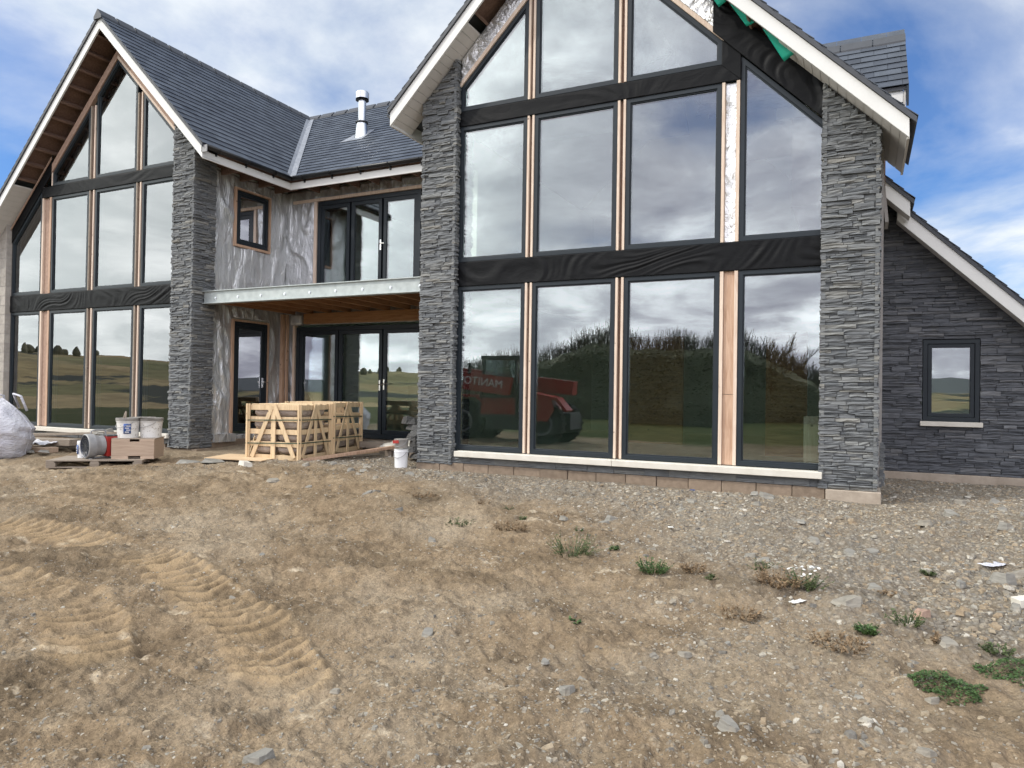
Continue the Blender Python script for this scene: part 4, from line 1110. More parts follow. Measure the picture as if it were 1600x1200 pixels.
# plywood box on the pallet
t = empty('wooden_box', (*on_pal(1.235,.50), ptop), 'low plywood box with slots on the pallet under two tubs', 'box', prz)
bw, bd_, bh = .66, .62, .33
for (x0,y0,x1,y1) in ((-bw/2,-bd_/2,bw/2,-bd_/2+.02),(-bw/2,bd_/2-.02,bw/2,bd_/2),(-bw/2,-bd_/2+.021,-bw/2+.02,bd_/2-.021),(bw/2-.02,-bd_/2+.021,bw/2,bd_/2-.021)):
    b = MB()
    if abs(x1-x0) > .1: b.box((x0,y0,.05),(x1,y1,bh-.04)); b.box((x0,y0,0),(-.07,y1,.049)); b.box((.12,y0,0),(x1,y1,.049)); b.box((x0,y0,bh-.039),(-.05,y1,bh)); b.box((.10,y0,bh-.039),(x1,y1,bh))
    else: b.box((x0,y0,0),(x1,y1,bh))
    b.build('side_panel', 'ply', t, bevel=.003, local=True)
b = MB(); b.box((-bw/2-.006,-bd_/2+.022,bh+.0005),(bw/2+.006,bd_/2+.01,bh+.014)); b.build('top_board', 'greywood', t, local=True)
b = MB(); b.box((-bw/2+.021,-bd_/2+.021,.01),(bw/2-.021,bd_/2-.021,.02)); b.build('bottom_board', 'greywood', t, local=True)
btop = ptop+bh+.014
def tub(x, y, z, r, h, label, name='mixing_tub', lid=True, blue=True, group=None, lidm='lid', body='tub'):
    t = empty(name, (x,y,z), label, 'tub', rg.uniform(-.4,.4), group)
    b = MB(); b.lathe([(r*.90,0),(r*.94,h*.5),(r*.985,h*.80),(r*1.03,h*.805),(r*1.03,h*.83),(r*.985,h*.835),(r*1.0,h*.94)], n=32); b.build('body', body, t, smooth=False, local=True)
    if lid:
        b = MB(); b.lathe([(r*1.045,h*.86),(r*1.06,h*.865),(r*1.06,h*.99),(r*1.03,h),(r*.97,h),(r*.95,h*.975),(.02,h*.98)], n=32); b.build('lid', lidm, t, local=True)
    b = MB(); pts = [(r*1.04*math.cos(a), -r*.30*math.sin(a)-r*.5*0, h*.82-.10*math.sin(a)) for a in [math.pi*k/14 for k in range(15)]]
    pts = [(p[0], -math.sqrt(max(0,(r*1.06)**2-p[0]**2))*.98 if abs(p[0]) < r*1.05 else 0, p[2]) for p in pts]
    b.tube(pts, .004, 6); b.build('handle', 'lgrey', t, local=True)
    if blue:
        b = MB(); a0, a1 = blue; n = 8; vs = []
        for z0 in (h*.22, h*.72):
            for k in range(n+1):
                a = a0+(a1-a0)*k/n; rr = r*(.915+.07*z0/h)+.006; vs.append((rr*math.cos(a), rr*math.sin(a), z0))
        b.add(vs, [(k,k+1,n+2+k,n+1+k) for k in range(n)])
        lb = b.build('label', 'blue', t, smooth=True, local=True); s = lb.modifiers.new('t','SOLIDIFY'); s.thickness = .003; s.offset = 1
        b = MB()
        for q in range(4):
            z0 = h*(.30+.1*q); am = (a0+a1)/2+.12*(q % 2)
            c_ = Vector((math.cos(am), math.sin(am), 0)); tn = Vector((-c_.y, c_.x, 0)); rr = r*(.915+.07*z0/h)+.0105
            b.bar(c_*rr-tn*.035+Vector((0,0,z0)), c_*rr+tn*.03+Vector((0,0,z0)), .002, h*.04)
        b.build('print', 'letter', t, local=True)
    return t
tub(*on_pal(1.075,.47), btop, .180, .335, 'splashed white mixing tub with a blue label and grey lid', blue=(-1.0,-.35))
tub(*on_pal(1.42,.55), btop, .182, .335, 'splashed white mixing tub with no label, right one on the box', blue=None)
b = MB(); b.bar((0,0,0),(.42,.10,.012), .10, .012); tr = b.build('trowel', 'lid'); tr.location = (*on_pal(1.12,.50), btop+.345); tag(tr, 'flat dusty trowel board lying across the tub lids', 'trowel')
b = MB(); b.tube([(0,0,0),(.02,.01,.07),(.03,.02,.12)], [.016,.018,.012], 8); b.tube([(.05,.0,0),(.06,.0,.1)], .012, 8); br = b.build('brush_handle', 'greywood'); br.location = (*on_pal(1.02,.42), btop+.33); tag(br, 'short wooden tool handles sticking up on the left tub lid', 'tool')
tub(*on_pal(.40,.50), ptop, .115, .30, 'small white bucket with a blue label behind the round blower', name='bucket', lid=False, blue=(-2.3,-1.3), body='bucket_white')
# round site blower
t = empty('site_blower', (*on_pal(.60,.30), ptop), 'grey round site blower with dark blue mouth and red motor box', 'blower', 1.36)
def part(name, mat, fn, smooth=False, par=t):
    b = MB(); fn(b); return b.build(name, mat, par, smooth=smooth, local=True)
part('drum', 'lgrey', lambda b: b.lathe([(.185,-.14),(.20,-.13),(.20,-.02),(.165,.06),(.165,.14),(.12,.15)], (0,0,.215), 32, 'x', cap=False)).modifiers.new('t','SOLIDIFY').thickness = .012
part('mouth', 'navy', lambda b: b.lathe([(.178,-.134),(.12,-.085),(.05,-.075),(.01,-.09)], (0,0,.215), 32, 'x', cap=False))
def grille(b):
    for r in (.05,.09,.13,.165): b.lathe([(r,-.128),(r+.006,-.128),(r+.006,-.122),(r,-.122)], (0,0,.215), 28, 'x', cap=False)
    for k in range(6):
        a = math.pi*k/6; b.bar((-.125,-.18*math.cos(a),.215-.18*math.sin(a)),(-.125,.18*math.cos(a),.215+.18*math.sin(a)), .006, .006)
part('grille', 'dgrey', grille)
part('motor_box', 'red', lambda b: b.box((.15,-.15,.04),(.34,.15,.37)))
part('motor_end', 'dgrey', lambda b: (b.box((.341,-.15,.04),(.40,.15,.37)), b.box((.15,-.155,.371),(.40,.155,.39)), b.box((.21,-.156,.10),(.29,-.151,.30))))
part('carry_handle', 'lgrey', lambda b: b.tube([(-.05,0,.40),(-.04,0,.46),(.02,0,.475),(.14,0,.475),(.18,0,.46),(.19,0,.38)], .014, 8))
part('stand', 'lgrey', lambda b: (b.bar((-.08,-.12,.01),(-.08,.12,.01), .03, .02), b.bar((.25,-.15,.01),(.25,.15,.01), .03, .02), b.bar((-.08,0,.01),(.25,0,.03), .04, .02)))

# white bulk bag at the left edge
t = empty('bulk_bag', (-13.9,7.55,-1.33), 'white woven bulk bag slumped at the left edge of the yard', 'bulk bag', .3)
vs = []; n = 40; m = 26; prof = [(.36,0),(.45,.04),(.51,.18),(.56,.34),(.59,.47),(.60,.54),(.56,.62),(.48,.74),(.37,.88),(.26,1.0),(.13,1.10),(.03,1.15)]
for j in range(m+1):
    tt = j/m*(len(prof)-1); k = min(int(tt), len(prof)-2); f_ = tt-k
    r = prof[k][0]*(1-f_)+prof[k+1][0]*f_; z = prof[k][1]*(1-f_)+prof[k+1][1]*f_
    for i in range(n):
        a = 2*math.pi*i/n; q = .5*abs(math.cos(a))**6+.5*abs(math.sin(a))**6
        w = 1+.05*mnoise.noise(Vector((math.cos(a)*2.5, math.sin(a)*2.5, z*7)))+.09*mnoise.noise(Vector((math.cos(a)*3.4, math.sin(a)*3.4, z*4+9)))+.035*mnoise.noise(Vector((math.cos(a)*9, math.sin(a)*9, z*9)))+.02*math.sin(z*34+2*math.sin(a*2))*(z < .7)
        vs.append((.9*r*w*math.cos(a)-.1*z*z, .9*r*w*math.sin(a), z*.97))
b = MB(); b.add(vs, [(j*n+i, j*n+(i+1)%n, (j+1)*n+(i+1)%n, (j+1)*n+i) for j in range(m) for i in range(n)]+[tuple(range(n-1,-1,-1)), tuple(m*n+i for i in range(n))])
b.build('sack', 'bag', t, smooth=True, local=True)
for k in range(4):
    a0 = .4+k*math.pi/2; b = MB(); pts = []
    for j in range(2, m-1, 2):
        i = int(a0/(2*math.pi)*n) % n; p = Vector(vs[j*n+i]); c_ = Vector((p.x, p.y, 0)); c_ = c_.normalized() if c_.length else Vector((1,0,0)); pts.append(p+c_*.004)
    b.tube(pts, .012, 6); b.build('seam', 'bag', t, smooth=True, local=True)
for a in (.6, 2.2):
    b = MB(); b.tube([(.4*math.cos(a),.4*math.sin(a),.85),(.3*math.cos(a),.3*math.sin(a),1.12),(.2*math.cos(a+.5),.2*math.sin(a+.5),1.16),(.35*math.cos(a+.8),.35*math.sin(a+.8),.9)], .022, 6); b.build('lifting_loop', 'bag', t, smooth=True, local=True)

# heap of offcuts by the left glazing
def plank(a, b_, w, h, mat, label, name='timber_plank', cat='plank', group=None):
    a = Vector(a); b_ = Vector(b_); mb = MB(); mb.bar((0,0,0), b_-a, w, h)
    o = mb.build(name, mat, bevel=.004); o.location = a; return tag(o, label, cat, group)
plank((-15.3,8.75,-1.02),(-13.1,9.35,-.92), .16, .05, 'greywood', 'long grey plank on top of the heap under the left glazing')
plank((-14.7,8.45,-1.10),(-13.35,8.6,-1.08), .30, .12, 'greywood', 'thick grey timber block in the heap behind the blower', 'timber_block', 'timber')
plank((-15.0,8.0,-1.20),(-13.5,8.25,-1.21), .24, .10, 'ply', 'brown timber lying lowest in the heap beside the bulk bag', 'timber_block', 'timber')
plank((-14.9,8.9,-1.19),(-13.0,9.1,-1.19), .5, .12, 'greywood', 'broad grey boards under the heap of offcuts', 'timber_block', 'timber')
b = MB(); rr = random.Random(4)
nx, ny = 26, 12; vs = []
for j in range(ny+1):
    for i in range(nx+1):
        x, y = i/nx*1.15, j/ny*.35; vs.append((x, y, .05+.05*mnoise.noise(Vector((x*6, y*7, 3)))+.04*mnoise.noise(Vector((x*15, y*13, 5)))-.10*abs(j/ny-.5)))
b.add(vs, [(j*(nx+1)+i, j*(nx+1)+i+1, (j+1)*(nx+1)+i+1, (j+1)*(nx+1)+i) for j in range(ny) for i in range(nx)])
o = b.build('plastic_sheet', 'bag', smooth=True); o.location = (-14.75,8.05,-1.11); o.rotation_euler = (0,0,.1); s = o.modifiers.new('t','SOLIDIFY'); s.thickness = .006
tag(o, 'crumpled white plastic sheet on the heap of offcuts', 'plastic sheet')
rs2 = random.Random(8)
for k in range(16):
    mb = MB(); sx = rs2.uniform(.18,.38); rock(mb, (0,0,0), sx, rs2, .16, 6)
    o = mb.build('slate_slab', 'loose'); 
    if k < 9: o.location = (-13.0+rs2.uniform(-.22,.22), 8.85+rs2.uniform(-.12,.12), -1.22+k*.045)
    else: o.location = (-13.9+rs2.uniform(-.9,.9), 7.95+rs2.uniform(-.15,.2), -1.25+rs2.uniform(0,.05))
    o.rotation_euler = (rs2.uniform(-.12,.12), rs2.uniform(-.12,.12), rs2.uniform(0,6))
    tag(o, 'rough grey slate piece in the heap behind the blower', 'slab', 'slate pieces heaped by the left glazing')

# items by the courtyard doors
pallet((-7.95,10.95,-1.24), .03, 'grey pallet under a pale board beside the right pillar', 1.2, .9, h=.14)
nx, ny = 24, 18; vs = []; b = MB()
for j in range(ny+1):
    for i in range(nx+1):
        x, y = i/nx*1.15, j/ny*.8; wv = .03*math.sin(i*.5)+.02*mnoise.noise(Vector((x*4,y*4,1))); vs.append((x+.04*math.sin(j*.9), y+.03*math.sin(i*.8), .02+wv*.5-(.06 if j == 0 else 0)))
b.add(vs, [(j*(nx+1)+i, j*(nx+1)+i+1, (j+1)*(nx+1)+i+1, (j+1)*(nx+1)+i) for j in range(ny) for i in range(nx)])
o = b.build('board', 'paper', smooth=True); o.location = (-8.25,11.15,-1.07); o.rotation_euler = (.10,0,.04); s = o.modifiers.new('t','SOLIDIFY'); s.thickness = .012
tag(o, 'pale sagging sheet lying on the pallet before the doors', 'sheet')
plank((-9.0,11.7,-1.09),(-7.95,11.75,-1.06), .35, .12, 'greywood', 'short brown step board under the glazed courtyard doors', 'step_board', 'board')
plank((-8.62,9.50,-1.23),(-7.75,11.15,-1.04), .12, .05, 'pine_orange', 'long pine plank propped against the pallet beside the crates')
plank((-8.75,9.75,-1.22),(-8.1,10.95,-1.14), .10, .04, 'pine_x', 'shorter pine plank lying under the propped one')
b = MB(); b.box((-.55,-.35,0),(.55,.35,.014)); o = b.build('plywood_offcut', 'pine_x'); o.location = (-9.65,9.2,gz1(-9.65,9.2)+.03); o.rotation_euler = (.02,.01,.22); tag(o, 'thin pale plywood offcut on the ground before the crates', 'board')
b = MB()
for k in range(7): rock(b, (rs2.uniform(-.22,.22), rs2.uniform(-.15,.15), .1+k*.1), .5, rs2, .22, 8)
o = b.build('slate_stack', 'rubblebag'); o.location = (-7.05,10.75,-1.25); tag(o, 'dark heap of slate stacked against the right pillar', 'stone stack')
tub(-6.78, 10.05-.26, -1.27, .115, .33, 'white bucket with a red and grey rim beside the pillar', name='bucket', lid=False, blue=None, body='bucket_white')
tub(-6.78, 10.05-.26, -.935, .118, .15, 'grey bucket stacked inside the white bucket by the pillar', name='bucket', lid=False, blue=None, body='lid')
b = MB(); b.bar((-6.86,9.662,-.84),(-6.74,9.655,-.83), .006, .05); o = b.build('red_rag', 'red'); tag(o, 'small red tag on the grey bucket rim', 'tag')
# litter on the ground
def scrap(x, y, mat, label, w=.1, h=.06, seed=0):
    b = MB(); nx = 7; vs = [( (i/nx-.5)*w, (j/nx-.5)*h, .012+.014*mnoise.noise(Vector((i*.7,j*.7,seed)))) for j in range(nx+1) for i in range(nx+1)]
    b.add(vs, [(j*(nx+1)+i, j*(nx+1)+i+1, (j+1)*(nx+1)+i+1, (j+1)*(nx+1)+i) for j in range(nx) for i in range(nx)])
    o = b.build('litter_scrap', mat, smooth=True); s = o.modifiers.new('t','SOLIDIFY'); s.thickness = .002
    o.location = (x, y, gz1(x,y)+.01); o.rotation_euler = (0,0,seed); tag(o, label, 'litter')
scrap(-.40,5.62,'petal','torn white paper scrap beside the white flowers',.16,.05,1)
scrap(-1.75,7.35,'petal','small white scrap above the green weeds',.05,.05,2)
scrap(-1.95,9.35,'blue','tiny blue plastic scrap by the stone footing',.06,.04,3)
scrap(1.0,7.2,'bag','crumpled pale blue plastic at the right edge',.22,.12,4)
plank((1.0,6.2,gz1(1.0,6.2)+.03),(1.3,6.35,gz1(1.3,6.35)+.04), .10, .06, 'sill', 'pale cut stone block at the right edge of the yard', 'stone_block', 'stone')

# ---- weeds
def blade(mb, p, d, l, w, droop):
    d = Vector(d).normalized(); s = d.cross(Vector((0,0,1)))
    if s.length < 1e-3: s = Vector((1,0,0))
    s.normalize(); p = Vector(p); m_ = p+d*l*.55; e = p+d*l+Vector((0,0,-droop*l))
    mb.add([p-s*w*.35, p+s*w*.35, m_+s*w*.5, e, m_-s*w*.5], [(0,1,2,4),(4,2,3)])
def leaf(mb, p, size, rng):
    a = rng.uniform(0,6.28); t = rng.uniform(-.6,.6); u = Vector((math.cos(a), math.sin(a), t)).normalized(); v = u.cross(Vector((rng.uniform(-.4,.4),rng.uniform(-.4,.4),1))).normalized()
    p = Vector(p); mb.add([p-u*size*.5, p+v*size*.28, p+u*size*.5, p-v*size*.28], [(0,1,2,3)])
def weed(x, y, label, r, h, n, mat='weed', flowers=0, bw=.012, seed=0, name='weed', cat='weed'):
    rng = random.Random(seed); t = empty(name, (x,y,gz1(x,y)), label, cat)
    mb = MB(); st = MB()
    for k in range(n):
        a = rng.uniform(0,6.28); rr = r*math.sqrt(rng.random())*.55; l = h*rng.uniform(.5,1.1)
        p = (rr*math.cos(a), rr*math.sin(a), -.005); d = (math.cos(a)*rng.uniform(.1,1.), math.sin(a)*rng.uniform(.1,1.), rng.uniform(.45,1.2))
        D = Vector(d).normalized(); e = Vector(p)+D*l*.85
        st.bar(p, e, .0025, .0025)
        for q in range(5): 
            f_ = .2+.16*q; leaf(mb, Vector(p)+D*l*f_+Vector((rng.uniform(-1,1),rng.uniform(-1,1),0))*.012, bw*rng.uniform(1.4,3), rng)
        if rng.random() < .5: blade(mb, p, d, l*.7, bw, rng.uniform(.1,.5))
    mb.add(st.v, st.f); mb.build('foliage', mat, t, local=True)
    for k in range(flowers):
        f = MB(); f.lathe([(.004,.0),(.013,.004),(.012,.007),(.004,.008)], (0,0,0), 8)
        fo = f.build('flower', 'petal', t, local=True); fo.location = (rng.uniform(-r,r)*.7, rng.uniform(-r,r)*.5, h*rng.uniform(.6,1.0)); fo.rotation_euler = (rng.uniform(-.6,.6), rng.uniform(-.6,.6), 0)
    return t
weed(-2.38,6.21,'tall loose green weed, leftmost on the low bank',.24,.27,70,seed=1)
weed(-1.53,5.84,'low bushy dark green weed in the middle of the bank',.16,.14,70,'clover',seed=2)
weed(-1.22,5.95,'dull brown tuft just right of the middle green weed',.15,.10,45,'dry',seed=3)
weed(-1.05,5.85,'very small flat green weed beside a brown tuft',.09,.05,26,'weed',seed=4)
weed(-.56,5.85,'brown dried weed with white daisies on the bank',.26,.13,90,'dry',seed=5)
weed(-.38,5.9,'green stems with white daisy flowers on the brown weed',.17,.16,46,'weed',14,seed=6)
weed(-.72,6.3,'thin pale green weed behind the brown dried one',.12,.13,24,'weed',seed=7)
weed(.05,5.17,'small bright green weed near the rusty stone',.11,.07,46,'clover',seed=8)
weed(.28,5.4,'pale green weed left of the rusty stone',.13,.11,30,'weed',seed=9)
weed(-.1,4.85,'brown matted dry stalks below the bright green weed',.30,.06,70,'dry',seed=10)
weed(-.75,5.2,'thin brown dry stalks lying on open dirt',.26,.06,46,'dry',seed=11)
weed(-3.9,6.75,'straggly green and brown weed left of the tall one',.26,.08,46,'weed',seed=12)
weed(-3.3,6.8,'brown dry tuft beside the straggly weed',.30,.10,60,'dry',seed=13)
weed(-2.1,6.55,'tiny green sprig near the slab footing',.08,.06,16,'clover',seed=14)
weed(-4.9,7.6,'low brown growth in front of the pillar',.30,.06,40,'dry',seed=15)
weed(.75,5.2,'pale tuft of grass at the right side of the yard',.12,.07,30,'weed',seed=16)
weed(-1.75,4.65,'tiny green seedling alone on the bare dirt',.05,.04,10,'clover',seed=17)
rw = random.Random(77)
for k in range(8):
    x = rw.uniform(-4.6,1.4); y = 6.3-.25*x+rw.gauss(0,.55)
    weed(x, y, 'tiny weed tuft scattered among the stones of the bank', rw.uniform(.04,.10), rw.uniform(.03,.08), rw.randint(8,20), rw.choice(('weed','dry','dry','clover')), seed=200+k)['group'] = 'tiny weeds scattered over the stony bank'
def mat_patch(x, y, rx, ry, label, n, seed):
    rng = random.Random(seed); t = MB(); pts = []
    for k in range(n):
        a = rng.uniform(0,6.28); q = math.sqrt(rng.random()); edge = 1+.35*mnoise.noise(Vector((math.cos(a)*1.6+seed, math.sin(a)*1.6, seed)))
        pts.append((rx*q*edge*math.cos(a), ry*q*edge*math.sin(a), .008+.045*(1-q*q)*rng.random()))
    pa = np.array(pts); zs = ground_z(x+pa[:,0], y+pa[:,1])-gz1(x,y)
    for (px, py, hz), z in zip(pts, zs): leaf(t, (px, py, hz+z), rng.uniform(.012,.024), rng)
    o = t.build('clover_mat', 'clover'); o.location = (x, y, gz1(x,y)); tag(o, label, 'clover'); return o
mat_patch(.43,4.56,.20,.15,'rounded mat of green clover, left of the two',1500,3)
mat_patch(.92,4.93,.33,.20,'broad mat of green clover at the right edge',2600,5)

# ------------------------------------------------------------------ behind the camera, seen in the glass
def telehandler():
    t = empty('telehandler', (-10.3,-1.0,-1.62), 'red telescopic handler parked behind the camera, mirrored in the glazing', 'telehandler', 0)
    def part(name, mat, fn, smooth=False, par=None):
        b = MB(); fn(b); return b.build(name, mat, par or t, smooth=smooth, local=True)
    def wheel(x, y):
        w = part('wheel', 'rubber', lambda b: b.lathe([(.36,-.2),(.60,-.2),(.66,-.14),(.66,.14),(.60,.2),(.36,.2)], (x,y,.66), 32, 'y'))
        part('rim', 'lgrey', lambda b: b.lathe([(.35,-.13),(.36,.205),(.30,.21),(.26,.12),(.10,.10),(.08,.19),(.02,.19)], (x,y,.66), 24, 'y'), par=w)
        part('tread', 'rubber', lambda b: [b.bar((x+.66*math.cos(a),y-.18,.66+.66*math.sin(a)),(x+.68*math.cos(a+.14),y+.18,.66+.68*math.sin(a+.14)), .05, .05) for a in [2*math.pi*k/20 for k in range(20)]], par=w)
    for x in (-1.35,1.55):
        for y in (-.75,.75): wheel(x, y)
    part('chassis', 'dgrey', lambda b: b.box((-2.2,-.45,.5),(2.3,.45,1.0)))
    part('engine_cover', 'red', lambda b: b.prism([(.75,.75),(1.75,.75),(1.95,1.1),(1.85,1.5),(1.3,1.60),(.75,1.72)], .28, .98))
    part('front_fender', 'red', lambda b: b.prism([(-2.15,1.25),(-1.9,1.50),(-.8,1.50),(-.5,1.2),(-.55,1.15),(-.85,1.42),(-1.85,1.42),(-2.1,1.2)], .52, 1.0))
    part('rear_fender', 'red', lambda b: b.prism([(.75,1.2),(1.05,1.48),(2.05,1.48),(2.4,1.1),(2.35,1.05),(2.0,1.40),(1.1,1.40),(.8,1.15)], .52, 1.02))
    part('tank', 'dgrey', lambda b: b.box((-.5,.42,.42),(.7,.92,.8)))
    cab = part('cab', 'dgrey', lambda b: [b.bar(p, q, .08, .08) for p, q in (((-.75,.95,.85),(-.55,.95,2.65)),((.6,.95,.85),(.55,.95,2.65)),((-.75,.1,.85),(-.55,.1,2.65)),((.6,.1,.85),(.55,.1,2.65)),((-.75,.95,.85),(.6,.95,.85)),((-.7,.95,1.45),(.6,.95,1.45)))])
    part('cab_roof', 'dgrey', lambda b: b.box((-.65,.02,2.62),(.68,1.02,2.74)), par=cab)
    part('cab_window', 'cabglass', lambda b: b.prism([(-.66,1.5),(.56,1.5),(.52,2.6),(-.53,2.6)], .93,.945), par=cab)
    part('cab_door', 'red', lambda b: b.prism([(-.7,.88),(.57,.88),(.57,1.44),(-.67,1.44)], .90,.965), par=cab)
    part('seat', 'rubber', lambda b: (b.box((-.1,.3,1.1),(.4,.8,1.25)), b.box((.3,.3,1.25),(.42,.8,1.9))), par=cab)
    bm_ = part('boom', 'red', lambda b: b.prism([(2.2,1.55),(2.25,2.0),(-2.6,2.42),(-2.75,1.82)], -.32, .06))
    part('boom_panel', 'red', lambda b: b.prism([(.5,2.05),(-2.6,2.36),(-2.7,1.80),(.4,1.50)], 1.03, 1.16), par=bm_)
    part('boom_head', 'dgrey', lambda b: (b.prism([(-2.7,2.1),(-2.6,2.5),(-3.2,2.0),(-3.4,.6),(-3.2,.55),(-3.0,1.7)], -.25, .2), b.box((-3.45,-.6,.45),(-3.36,.7,1.1)), b.box((-4.5,-.45,.42),(-3.46,-.33,.47)), b.box((-4.5,.33,.42),(-3.46,.45,.47))), par=bm_)
    text_mesh('MANITOU', .36, 'letter', bm_, (-.62,1.168,1.90), (math.pi/2, R_(-5.5), math.pi))
    part('side_mirror', 'dgrey', lambda b: (b.tube([(-.6,.98,2.3),(-.95,1.15,2.35)], .02, 6), b.box((-1.05,1.12,2.15),(-.95,1.18,2.5))))
telehandler()
def hedge():
    rng = random.Random(17); body = MB(); tw = MB()
    t = empty('hedge', (-13,-23,-1.7), 'long dark hedge with bare twigs behind the camera, mirrored in the right glazing', 'hedge')
    def top(x): 
        return 2.95+.35*mnoise.noise(Vector((x*.25,3,0)))-2.6*max(0.,min(1.,(x+8.5)/7.))**1.5-1.9*max(0.,min(1.,(-x-14.5)/9.))
    n = 56; vs = []; fs = []
    prof = [(1.3,-1.9),(1.5,-.6),(1.45,.8),(1.15,1.),(.5,1.0),(-.8,1.0),(-1.4,.8),(-1.5,-1.9)]
    for i in range(n+1):
        x = -24.5+24*i/n; h = top(x)
        for k, (d, f_) in enumerate(prof):
            z = -2.6 if k in (0, len(prof)-1) else (h*f_ if f_ > 0 else f_)
            w = .35*mnoise.noise(Vector((x*.9,k*1.3,7)))
            vs.append((x, -23+d+w, z+.25*mnoise.noise(Vector((x*1.1,k,2)))))
    m = len(prof)
    for i in range(n):
        for k in range(m-1): fs.append((i*m+k,(i+1)*m+k,(i+1)*m+k+1,i*m+k+1))
    fs += [tuple(range(m)), tuple(n*m+k for k in range(m-1,-1,-1))]
    body.add(vs, fs)
    for k in range(14000):
        x = rng.uniform(-24.4,-.6); h = top(x); z = rng.uniform(-2,h+.15); y = -23+1.55+rng.uniform(-.35,.25) if z < h-.2 else -23+rng.uniform(-1.3,1.5)
        leaf(body, (x,y,z), rng.uniform(.12,.30), rng)
    for k in range(2600):
        x = rng.uniform(-24.4,-.4); h = top(x); 
        cl = .5+.9*mnoise.noise(Vector((x*.55,9,1)))
        if rng.random() > cl+.25: continue
        l = rng.uniform(.35,1.25)*(.6+.8*max(0,cl)); p = Vector((x, -23+rng.uniform(-1,1.2), h-.3)); e = p+Vector((rng.uniform(-.35,.35), rng.uniform(-.3,.3), l+.3))
        q = p.lerp(e,.55)+Vector((rng.uniform(-.06,.06),0,0))
        tw.bar(p, q, .022, .022); tw.bar(q, e, .012, .012)
        for b_ in range(2): tw.bar(q, q+Vector((rng.uniform(-.3,.3),rng.uniform(-.2,.2),rng.uniform(.15,.5))), .010, .010)
    body.build('foliage', 'hedge', t); tw.build('twigs', 'twig', t)
hedge()
def far_wood():
    rng = random.Random(31); mb = MB(); n = 0
    while n < 110:
        az = rng.uniform(-1.45,-.35) if rng.random() < .8 else rng.uniform(-.3,.3)
        if mnoise.noise(Vector((az*6,2,0))) < -.05: continue
        r = rng.uniform(560,700); x, y = r*math.sin(az), -r*math.cos(az)
        z = float((g_low(np.array([x]),np.array([y]))+hills(np.array([x]),np.array([y])))[0]); h = rng.uniform(3.5,8); w = h*rng.uniform(.4,.8)
        mb.lathe([(w*.5,0),(w*.62,h*.35),(w*.5,h*.72),(w*.16,h)], (x,y,z-.5), 7); n += 1
    o = mb.build('far_wood', 'hedge'); tag(o, kind='stuff')
far_wood()
def bare_tree(x, y, h, label, seed):
    rng = random.Random(seed); t = empty('bare_tree', (x,y,-2.4), label, 'tree', 0, 'bare trees at the end of the hedge')
    tr = MB(); cr = MB(); base = Vector((0,0,0))
    tr.tube([(0,0,0),(.05,0,h*.3),(0,.05,h*.6)], [.16,.12,.06], 8); tr.build('trunk', 'twig', t, local=True)
    def br(p, d, l, r, dep):
        e = p+d*l; cr.bar(p, e, r, r)
        if dep == 0: return
        for k in range(4 if dep > 1 else 5):
            dd = (d+Vector((rng.uniform(-.55,.55),rng.uniform(-.55,.55),rng.uniform(.0,.5)))).normalized(); br(p+d*l*rng.uniform(.35,1.), dd, l*rng.uniform(.5,.75), r*.6, dep-1)
    for k in range(9):
        a = rng.uniform(0,6.28); br(Vector((0,0,h*rng.uniform(.12,.55))), Vector((math.cos(a)*.6,math.sin(a)*.6,.9)).normalized(), h*.30, .05, 3)
    cr.build('crown', 'twig', t, local=True)
for k, (x, y, h) in enumerate(((-5.6,-22.5,5.1),(-5.0,-23.4,5.2),(-4.4,-22.6,5.0),(-3.8,-23.2,4.7),(-3.2,-22.6,4.3),(-2.6,-23.4,3.9),(-2.0,-23.,3.4))):
    bare_tree(x, y, h, 'bare brown tree in the thicket ending the hedge, seen in the glass', 100+k)

# ------------------------------------------------------------------ light, sky, camera
EL, DX, DY = R_(42), -.80, -.60
sun = bpy.data.lights.new('sun', 'SUN'); sun.energy = 2.4; sun.angle = R_(1.6); sun.color = (1., .93, .84)
so_ = bpy.data.objects.new('sun', sun); C.objects.link(so_)
sd = Vector((DX*math.cos(EL), DY*math.cos(EL), math.sin(EL)))
so_.rotation_euler = sd.to_track_quat('Z', 'Y').to_euler()
so_.location = sd*40
w = bpy.data.worlds.new('World'); SC.world = w; w.use_nodes = True
nt = w.node_tree; nt.nodes.clear()
out = nt.nodes.new('ShaderNodeOutputWorld'); bg = nt.nodes.new('ShaderNodeBackground'); L(nt, bg.outputs[0], out.inputs[0])
sky = nt.nodes.new('ShaderNodeTexSky'); sky.sky_type = 'NISHITA'; sky.sun_disc = False
sky.sun_elevation = EL; sky.sun_rotation = math.atan2(DX, DY) % (2*math.pi); sky.air_density = 1.0; sky.dust_density = .6; sky.ozone_density = 2.0
tc = nt.nodes.new('ShaderNodeTexCoord'); sp_ = nt.nodes.new('ShaderNodeSeparateXYZ'); L(nt, tc.outputs['Generated'], sp_.inputs[0])
zz = math_(nt, 'ADD', math_(nt, 'MAXIMUM', sp_.outputs[2], 0.), .22)
cx_ = nt.nodes.new('ShaderNodeCombineXYZ'); L(nt, math_(nt,'DIVIDE',sp_.outputs[0],zz), cx_.inputs[0]); L(nt, math_(nt,'DIVIDE',sp_.outputs[1],zz), cx_.inputs[1])
mp = N(nt, 'ShaderNodeMapping'); mp.inputs['Location'].default_value = (SKY_X, SKY_Y, 0) if 'SKY_X' in globals() else (10.75, 11.4, 0); L(nt, cx_.outputs[0], mp.inputs[0])
c1 = noise(nt, mp.outputs[0], 1.0, 10, .56, .25)
c2 = noise(nt, mp.outputs[0], .62, 4, .5, .2)
c3 = noise(nt, mp.outputs[0], 2.3, 8, .6, .35)
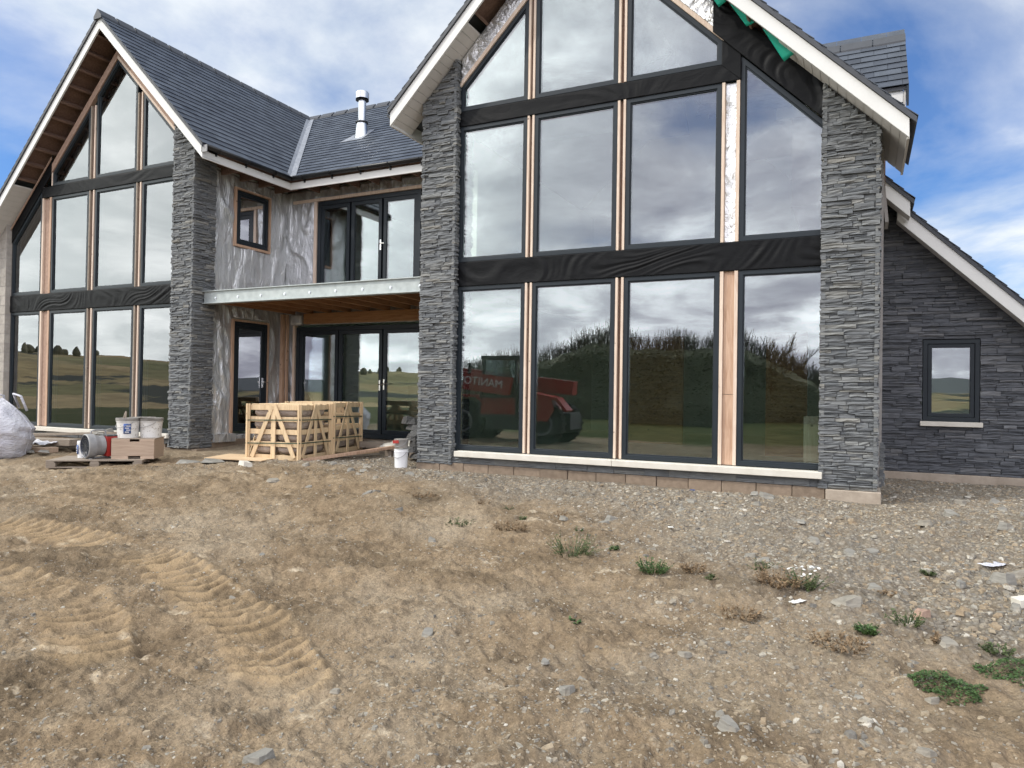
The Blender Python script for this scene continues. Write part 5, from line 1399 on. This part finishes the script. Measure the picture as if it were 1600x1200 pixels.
behind = math_(nt, 'MULTIPLY_ADD', sp_.outputs[1], -1.); behind.node.inputs[2].default_value = .25; behind = math_(nt, 'MULTIPLY', behind, 1.6, True)
cov = math_(nt, 'ADD', math_(nt, 'ADD', c1, c2), math_(nt, 'MULTIPLY', behind, .30))
mask = ramp(nt, cov, [(.0,(.0,)*3),(.425,(.03,)*3),(.48,(.33,)*3),(.535,(.88,)*3),(.58,(1,)*3)])
cov.node.inputs[0].default_value = 0
half = math_(nt, 'MULTIPLY', cov, .5); L(nt, half, mask.node.inputs[0])
lit = ramp(nt, c3, [(.34,(0,)*3),(.62,(1,)*3)])
white = mixc(nt, lit, (.88,.97,1.05), (1.18,1.21,1.22))
# the overcast side opposite the house, greyer towards the right hand glass
dk_ = math_(nt, 'MULTIPLY', math_(nt, 'ADD', math_(nt,'MULTIPLY',sp_.outputs[0],.55), math_(nt,'MULTIPLY',sp_.outputs[1],-.83)), 1.5, True)
litb = ramp(nt, math_(nt,'ADD',math_(nt,'MULTIPLY',c3,.5),math_(nt,'MULTIPLY',c1,.5)), [(.41,(0,)*3),(.49,(.22,)*3),(.55,(.6,)*3),(.62,(1,)*3)])
greyc = mixc(nt, litb, (1.05,1.02,1.24), (3.7,3.7,3.85))
palec = mixc(nt, litb, (2.7,2.9,2.85), (4.5,4.6,4.45))
back = mixc(nt, dk_, palec, greyc)
cl_ = mixc(nt, behind, white, back)
skyc = mixc(nt, 1., sky.outputs[0], (.072,.112,.165), 'MULTIPLY')
fin = mixc(nt, mask, skyc, cl_)
L(nt, fin, bg.inputs[0]); bg.inputs[1].default_value = 1.0

cam = bpy.data.cameras.new('camera'); cam.sensor_width = 36; cam.lens = 1120/1600*36; cam.clip_start = .05; cam.clip_end = 9000
co = bpy.data.objects.new('camera', cam); C.objects.link(co)
Rv = Vector((.89864357,.43839065,.01591765)); Uv = Vector((-.00924539,-.01735042,.99980672)); Fv = Vector((-.43858209,.89861705,.01153875))
co.matrix_world = Matrix(((Rv.x,Uv.x,-Fv.x,0),(Rv.y,Uv.y,-Fv.y,0),(Rv.z,Uv.z,-Fv.z,0),(0,0,0,1)))
SC.camera = co
SC.view_settings.view_transform = 'Standard'; SC.view_settings.look = 'None'; SC.view_settings.exposure = -.12; SC.view_settings.gamma = 1
SC.cycles.max_bounces = 8; SC.cycles.transparent_max_bounces = 16; SC.cycles.glossy_bounces = 5
